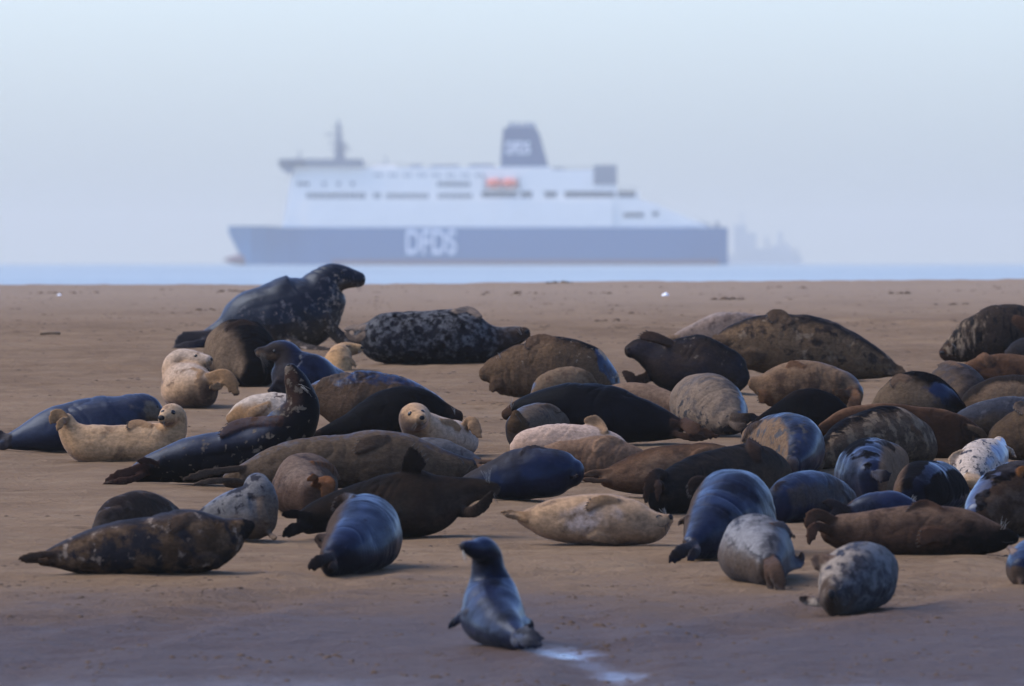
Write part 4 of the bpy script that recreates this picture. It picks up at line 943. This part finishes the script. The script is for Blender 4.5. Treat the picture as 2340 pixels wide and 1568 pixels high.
seal(1272, 'long reddish brown seal on its side, curled hind flippers and whiskered black snout',
     [(1898, 1212, 30), (1915, 1214, 37), (1960, 1218, 46), (2030, 1217, 53), (2110, 1214, 57), (2185, 1217, 53), (2235, 1224, 44), (2272, 1228, 33), (2300, 1229, 22), (2318, 1230, 13)],
     coat((.105, .062, .040), [L((.20, .135, .092), (-.3, -.2, .8, -.35), .40, .25, 4, .25, .75, .25), blotch((.05, .031, .023), .25, 5, .18), L((.010, .009, .0085), (0, -.15, -.1, 1.0), .86, .06)], ro=.72, sp=.25, flip=(.10, .055, .035)),
     fl=[('fc', [(2150, 1162), (2115, 1150), (2074, 1165)], 18), ('fc', [(2165, 1228), (2130, 1222), (2100, 1230)], 36, {'t': .18}), ('h', [(1905, 1190), (1865, 1176, -.15), (1838, 1200, -.2)], 28, {'t': .2}), ('h', [(1900, 1215), (1862, 1205, -.3), (1844, 1238, -.35)], 24, {'t': .2})],
     wh=[(2290, 1206, 8, .35, -1, 10, 22)], nose=(2327, 1227, 5), mouth=[[(2316, 1238), (2300, 1240), (2290, 1238)]])
seal(1397, 'plump mottled grey seal at front asleep with its face to the camera',
     [(2012, 1302, 36, 1.0), (1998, 1302, 54, .7), (1975, 1308, 68, .3), (1955, 1318, 72, 0), (1935, 1332, 60, -.35), (1920, 1346, 46, -.55), (1908, 1356, 33, -.68), (1901, 1360, 21, -.78), (1897, 1361, 13, -.84)],
     coat((.12, .112, .115), [L((.40, .355, .30), (-.6, -.35, .25, .5), .42, .25, 6, .35), blotch((.045, .040, .045), .06, 13, .10, na=1.2, d=(.12, 0, .05), st=(1, .3, 1)), blotch((.18, .17, .17), .38, 9, .1, d=(.3, 0, .2), st=(1, .3, 1)), L((.13, .095, .066), (0, -.1, -.5, 1.2), 1.35, .15, 5, .2), L((.10, .072, .050), (0, 0, 0, 1), .90, .05)], ro=.75, sp=.25, flip=(.13, .085, .06), sheen=.1),
     fl=[('f', [(1892, 1262), (1870, 1276, -.1), (1858, 1298, -.15)], 26), ('f', [(1872, 1372), (1850, 1366, -.4), (1834, 1357, -.42)], 20)],
     nose=(1901, 1357, 8, 1.5), lids=[[(1917, 1348), (1922, 1340), (1921, 1335)], [(1922, 1380), (1930, 1382), (1935, 1376)]], mouth=[[(1893, 1366), (1899, 1374), (1908, 1377)]], wh=[(1908, 1368, 5, .2, 1, 5, 14, 1)])
seal(1332, 'round grey seal at front seen from behind, brown hind flippers folded down its middle',
     [(1758, 1288, 28, -.75), (1752, 1276, 42, -.6), (1738, 1262, 64, -.3), (1728, 1256, 76, 0), (1728, 1252, 70, .4), (1738, 1250, 50, .8)],
     coat((.20, .18, .165), [L((.34, .315, .30), (-.4, .1, .75), .50, .2, 7, .4, .6, .35), blotch((.05, .046, .05), .25, 10, .14, na=1., d=(0, 0, .1), st=(1, .3, 1)), L((.032, .030, .036), (.1, -.35, .4), .45, .12, 4, .42), L((.12, .085, .058), (-.5, -.4, -.5), .52, .2, 5, .25), L((.085, .085, .10), (.9, -.1, .1), .6, .15, 6, .4, .45, .45)], ro=.72, sp=.28, flip=(.11, .066, .042), sheen=.1),
     fl=[('fc', [(1765, 1198), (1790, 1205), (1806, 1228)], 18), ('f', [(1806, 1290), (1822, 1284, -.1), (1834, 1266, -.1)], 20), ('h', [(1762, 1268, -.9), (1772, 1298, -1.1), (1786, 1340, -1.15)], 30, {'t': .2}), ('h', [(1752, 1278, -.9), (1755, 1300, -1.05), (1762, 1338, -1.1)], 20, {'t': .2})])
seal(1337, 'navy topped sandy seal cut off by the picture edge at front',
     [(2336, 1300, 26, -.4), (2345, 1292, 42, -.2), (2362, 1285, 52, .1), (2390, 1282, 48, .5)],
     wet_sheen_blue(L((.125, .09, .066), (-.3, -.4, -.6), .18, .06, 3, .10, .9, .12), ro=.35, flip=(.32, .23, .17)), fl=[('f', [(2318, 1262), (2308, 1252, -.2), (2302, 1250, -.2)], 14, {'t': .35}), ('f', [(2330, 1322), (2334, 1328, -.5), (2340, 1332, -.5)], 12)])
seal(1228, 'broad brown seal with blue wet saddle behind the long reddish seal head',
     [(2238, 1180, 34, -.4), (2258, 1166, 54, -.25), (2300, 1146, 76, 0), (2350, 1136, 80, .3), (2410, 1140, 66, .6)],
     coat((.075, .046, .030), [ruffle((-.2, .1, .8), .55, 3.5, .5), L((.045, .050, .095), (-.5, -.2, .45), .55, .035, 4, .38, .25, .7), blotch((.14, .10, .07), .28, 6, .15, d=(.3, -.2, -.2)), L((.10, .085, .085), (.3, .3, 1), .98, .12)], ro=.75, sp=.22, flip=(.25, .11, .04)),
     fl=[('f', [(2360, 1080), (2342, 1072), (2325, 1085)], 18)])
seal(833, 'dark seal with cream ringed neck folds, sleeping with chin on the sand',
     [(2400, 775, 55, .2), (2340, 768, 66, .1), (2280, 764, 62), (2238, 772, 52), (2208, 786, 42), (2186, 796, 32), (2170, 803, 24), (2160, 809, 16)],
     coat((.055, .043, .036), [L((.36, .29, .21), (-.1, -.2, .1, .9), .88, .12, 10, .55, .85, .15, (2.2, 1, .7)), blotch((.012, .011, .011), .18, 7, .1, st=(2, 1, .8)), L((.07, .042, .03), (0, 0, 0, 1), .90, .03), L((.40, .36, .33), (.3, .4, .9, -.6), .95, .12)], ro=.8, sp=.18, flip=(.10, .055, .035), fur=.9),
     fl=[('f', [(2320, 730), (2345, 745), (2365, 770)], 28)], nose=(2153, 806, 7), lids=[[(2176, 786), (2184, 794), (2182, 804)]])
seal(881, 'rust brown seal with stubby raised flipper below the ring necked seal',
     [(2195, 862, 16), (2220, 852, 26), (2260, 848, 34), (2320, 850, 38), (2390, 858, 32)],
     coat((.115, .060, .034), [blotch((.035, .021, .016), .2, 6, .15), L((.17, .10, .06), (0, .1, .9), .6, .2)], ro=.75, sp=.2, flip=(.20, .115, .068)), fl=[('f', [(2262, 830), (2252, 820), (2236, 818)], 22, {'t': .35})])
seal(946, 'dark grey brown humped seal with a small clawed flipper on top',
     [(2212, 912, 34, -.4), (2205, 900, 48, -.2), (2190, 888, 55, .1), (2168, 884, 48, .5), (2148, 888, 32, .9)],
     coat((.042, .035, .034), [sandy((-.9, 0, .3), .62, .2, c=(.14, .105, .075)), blotch((.07, .058, .054), .1, 8, .2, st=(1, 1, 2.5))], ro=.7, sp=.25, flip=(.20, .13, .085)), fl=[('fc', [(2195, 838), (2172, 829), (2148, 833)], 13)])
seal(958, 'tan seal with black fleece and a square blue sheen on its back',
     [(2004, 935, 18, .1), (2030, 920, 36, .05), (2075, 908, 54, -.05), (2125, 912, 54, -.1), (2165, 925, 38, -.1), (2190, 936, 20, -.1)],
     coat((.17, .128, .088), [L(BLACK, (.3, .1, .9, .4), .66, .10, 4, .18, .85, .1, (1, 1, 2)), L(SHEEN_BLUE, (.45, -.7, .2, .25), .86, .04, 3, .22, .26, .75), L(BLACK, (.5, -.3, -.2, .8), .92, .1, 4, .2)], ro=.88, sp=.12, flip=(.16, .11, .078)),
     fl=[('fc', [(2075, 868), (2056, 864), (2038, 880)], 20)])
seal(956, 'black backed seal with broad sand coloured flank near the picture edge',
     [(2205, 935, 20), (2228, 922, 34), (2275, 910, 46), (2330, 906, 48), (2400, 912, 40)],
     coat((.030, .025, .022), [L(SNDP, (.25, -.9, .05), .70, .05, 3.5, .22, .92, .1), L((.07, .042, .03), (-1, -.1, -.3), .68, .2)], ro=.75, sp=.2, flip=(.12, .08, .055)), fl=[('f', [(2240, 935), (2228, 945), (2215, 950)], 14)])
seal(1001, 'slate grey seal lying low behind the chestnut seal',
     [(2175, 968, 10), (2205, 962, 26), (2250, 958, 40), (2310, 952, 44), (2380, 950, 38)],
     coat((.058, .058, .070), [blotch((.13, .125, .13), .34, 8, .08, d=(0, 0, .2)), L((.09, .07, .05), (0, -.7, -.5), .62, .2)], ro=.55, sp=.35, flip=(.10, .075, .06)))
seal(1053, 'sandy brown seal with folded flipper on its shoulder above the dalmatian spotted seal',
     [(2268, 1022, 22), (2290, 1010, 40), (2330, 998, 58), (2385, 992, 64), (2440, 998, 50)],
     coat((.135, .095, .060), [L((.026, .022, .020), (-.8, .1, .35), .58, .12, 5, .25), blotch((.085, .058, .04), .2, 7, .2, st=(1, 1, 2))], ro=.88, sp=.12, flip=(.17, .13, .10)), fl=[('fc', [(2345, 918), (2330, 928), (2326, 946)], 24, {'t': .3})])
seal(846, 'blackish seal head and shoulder under the ring necked seal at the edge',
     [(2306, 812, 14), (2325, 806, 26), (2360, 804, 34), (2410, 808, 34)],
     coat((.030, .026, .028), [L((.06, .05, .045), (0, 0, -.5, -1), -.2, .2, 8, .3)], ro=.6, sp=.3), wob=.05)
# the lone juvenile at the front
seal(1473, 'glossy blue grey young seal sitting up alone at the very front, looking aside',
     [(1182, 1452, 18, -.62), (1165, 1443, 34, -.48), (1142, 1426, 50, -.25), (1129, 1400, 66, 0), (1126, 1370, 61, .12), (1122, 1335, 49, .18), (1117, 1302, 37, .18), (1113, 1272, 33, .16), (1104, 1256, 28, .08), (1087, 1256, 22, .0), (1072, 1252, 17, -.06), (1061, 1249, 13, -.09)],
     coat((.011, .017, .054), [blotch((.006, .008, .016), .08, 4, .3, ro=.5), L(BLACK, (.0, -2.2, .4, .0, .44, 7.), 1.72, .10, 9, .2, .86, .1), L((.030, .027, .030), (-.3, -.2, -.1, 1), .98, .12, 5, .12, .5, .35)], ro=.32, sp=.5, flip=(.055, .048, .048), sheen=.1),  # blue sky sheen is partly put into this base colour
     fl=[('f', [(1068, 1400), (1046, 1412, .1), (1031, 1418, .1)], 20, {'t': .25}), ('f', [(1200, 1400), (1207, 1425, .1), (1203, 1442, .05)], 16), ('h', [(1178, 1435, -.8), (1205, 1442, -.98), (1240, 1462, -1.02)], 17, {'t': .2}), ('h', [(1170, 1450, -.85), (1200, 1464, -1.0), (1238, 1471, -1.05)], 14, {'t': .2}), ('h', [(1150, 1452, -.7), (1175, 1464, -.85), (1196, 1472, -.9)], 12)],
     eyes=[(1075, 1245, 2.6)], nose=(1050, 1248, 5), mouth=[[(1052, 1258), (1062, 1264), (1070, 1268)]], wh=[(1058, 1260, 3, .35, 1, 12, 24), (1080, 1233, 2, .5, -1, 4, 16)], vox=.0105)
finish_seals()
for g, l in sorted(GAPS):
    if g > .0: print('GAP', g, l)

# ------------------------------------------------------------------ things lying on the sand
def lump(c, rx, ry, rz, seed):
    """small irregular lump, 7x4 rings"""
    v, f = [], []; n = 7
    rr_ = random.Random(seed)
    for i in range(1, 4):
        t = math.pi * .5 * (i - .6) / 2.6
        for j in range(n):
            a = 2 * math.pi * (j + .5 * (i % 2)) / n; q = rr_.uniform(.7, 1.25)
            v.append((c[0] + rx * q * math.sin(t) * math.cos(a), c[1] + ry * q * math.sin(t) * math.sin(a), c[2] + rz * math.cos(t) * rr_.uniform(.8, 1.2) - .004))
    f.append(tuple(range(n)))
    for i in range(2):
        for j in range(n): f.append((i*n + j, (i+1)*n + j, (i+1)*n + (j+1) % n, i*n + (j+1) % n))
    return v, f
def on_sand(x, y):
    return float(ground_z(x, y)) + float(relief(np.array(x), np.array(y)))
CV, CF = [], []
def add_lump(x, y, rx, ry, rz):
    v, f = lump((x, y, on_sand(x, y)), rx, ry, rz, len(CV))
    b = len(CV); CV.extend(v); CF.extend([tuple(b + q for q in t) for t in f])
for _ in range(420):
    row = rng.choice([rng.uniform(655, 1560), rng.uniform(1320, 1565), rng.uniform(655, 760)]); d = row_dist(row)
    X = rng.uniform(-60, 2400); p = at(X, row, d)
    cl = rng.uniform(.05, .45); n_ = int(rng.uniform(2, 15))
    for _ in range(n_):
        x = p.x + rng.gauss(0, cl); y = p.y + rng.gauss(0, cl * 1.1); s = rng.uniform(.35, 1.0) ** 2
        add_lump(x, y, .022 * s + .004, .026 * s + .004, .010 * s + .002)
for _ in range(520):                      # flat flecks and casts strung out along the old tide lines
    row = rng.choice([rng.uniform(652, 1000), rng.uniform(660, 900), rng.uniform(1000, 1540)]); p = at(rng.uniform(-60, 2400), row, row_dist(row))
    for _ in range(int(rng.uniform(2, 9))):
        s = rng.uniform(.3, 1.0) ** 2 * (1 + (p.y - 80) / 120)
        add_lump(p.x + rng.gauss(0, .16), p.y + rng.gauss(0, .12), .026 * s + .004, .03 * s + .004, .008 * s + .002)
for X, row, n_, sp, s in ((150, 668, 14, .5, 1.4), (540, 668, 16, .5, 1.5), (475, 706, 10, .4, 1.2), (600, 676, 8, .25, 2.0), (1190, 672, 18, .7, 1.4), (1275, 647, 12, .35, 2.2), (1390, 670, 14, .5, 1.3), (1660, 687, 10, .25, 2.2), (1800, 660, 8, .5, 1.2), (2060, 675, 8, .2, 1.8), (2180, 700, 8, .3, 1.2), (1500, 720, 10, .4, 1.3), (1400, 735, 10, .4, 1.2),
                        (520, 1498, 14, .35, 1.5), (790, 1490, 12, .3, 1.4), (230, 1520, 8, .2, 1.3), (960, 1540, 10, .4, 1.4), (1350, 1430, 8, .25, 1.4), (1500, 1440, 10, .35, 1.2), (1395, 1470, 8, .25, 1.4), (1680, 1460, 9, .3, 1.3), (1150, 1560, 10, .4, 1.4), (2060, 1420, 9, .3, 1.3)):
    p = at(X, row, row_dist(row))
    for _ in range(n_):
        q = rng.uniform(.3, 1) ** 1.5 * s * (.55 if row > 1300 else 1)
        add_lump(p.x + rng.gauss(0, sp * .5), p.y + rng.gauss(0, sp * .6), .034 * q + .006, .03 * q + .006, .019 * q + .003)
k = NT('damp_sand_clod'); co = k.objco()
k.put(k.p.inputs['Base Color'], k.mix(k.noise(co, 3, 3), (.045, .027, .016), (.085, .054, .033))); k.p.inputs['Roughness'].default_value = .95; k.p.inputs['Specular IOR Level'].default_value = .1
cl_ = mesh_obj('sand_clods', CV, CF, k.m); tag(cl_, 'small brown clods and casts scattered over the sand', kind='stuff')

def shell_thing(name, label, cat, X, row, rx, ry, rz, m, rot=0.):
    p = at(X, row, row_dist(row)); z = on_sand(p.x, p.y)
    v, f = [], []
    n = 12
    for i in range(6):
        t = math.pi * .5 * i / 5
        for j in range(n):
            a = 2 * math.pi * j / n; q = 1 + .07 * math.sin(3 * a + X)
            x, y = rx * q * math.cos(t) * math.cos(a), ry * q * math.cos(t) * math.sin(a)
            v.append((x * math.cos(rot) - y * math.sin(rot), x * math.sin(rot) + y * math.cos(rot), rz * math.sin(t) * (1 + .15 * math.cos(a))))
    for i in range(5):
        for j in range(n): f.append((i*n + j, i*n + (j+1) % n, (i+1)*n + (j+1) % n, (i+1)*n + j))
    f.append(tuple(range(5*n, 6*n))); f.append(tuple(range(n - 1, -1, -1)))
    o = mesh_obj(name, v, f, m, loc=(p.x, p.y, z - rz * .08)); tag(o, label, cat); return o
SHELLM = plain('bleached_shell', (.72, .72, .72), .5, .3, .08, 60)
shell_thing('shell', 'large white shell lying on the far sand, alone behind the herd', 'shell', 1520, 676, .055, .05, .045, SHELLM)
shell_thing('pebble', 'tiny white pebble near the sand crest by the low clod heap', 'pebble', 1263, 647, .045, .04, .035, SHELLM, .4)
shell_thing('pebble', 'tiny pale pebble on bare sand far behind the bull tail', 'pebble', 135, 675, .035, .03, .02, SHELLM, .9)
# driftwood stick on the far left sand
p = at(114, 763, row_dist(763)); z = on_sand(p.x, p.y)
pts = [(-.125, 0, .022), (-.06, .01, .026), (.0, .0, .03), (.06, -.01, .028), (.13, .0, .02)]
tv, tf = tube(pts, .024, .017, 8)
st = mesh_obj('driftwood', tv, tf, plain('driftwood', (.17, .11, .065), .85, .15, .35, 30), loc=(p.x, p.y, z)); tag(st, 'short brown driftwood stick lying alone on the empty sand', 'driftwood')

# ------------------------------------------------------------------ haze over the sea
v, f = box(-9000, 9000, -300, 15800, -20.0, 58.0)
hz = mesh_obj('haze', v, f, None, smooth=False); tag(hz, 'thin pale blue sea haze', kind='stuff')
hm = bpy.data.materials.new('haze'); hm.use_nodes = True
ht = hm.node_tree
for n_ in list(ht.nodes):
    if n_.type != 'OUTPUT_MATERIAL': ht.nodes.remove(n_)
pv = ht.nodes.new('ShaderNodeVolumePrincipled')
pv.inputs['Color'].default_value = (.65, .61, .53, 1); pv.inputs['Density'].default_value = HAZE; pv.inputs['Anisotropy'].default_value = .3
ht.links.new(pv.outputs[0], ht.nodes['Material Output'].inputs['Volume'])
hz.data.materials.append(hm)
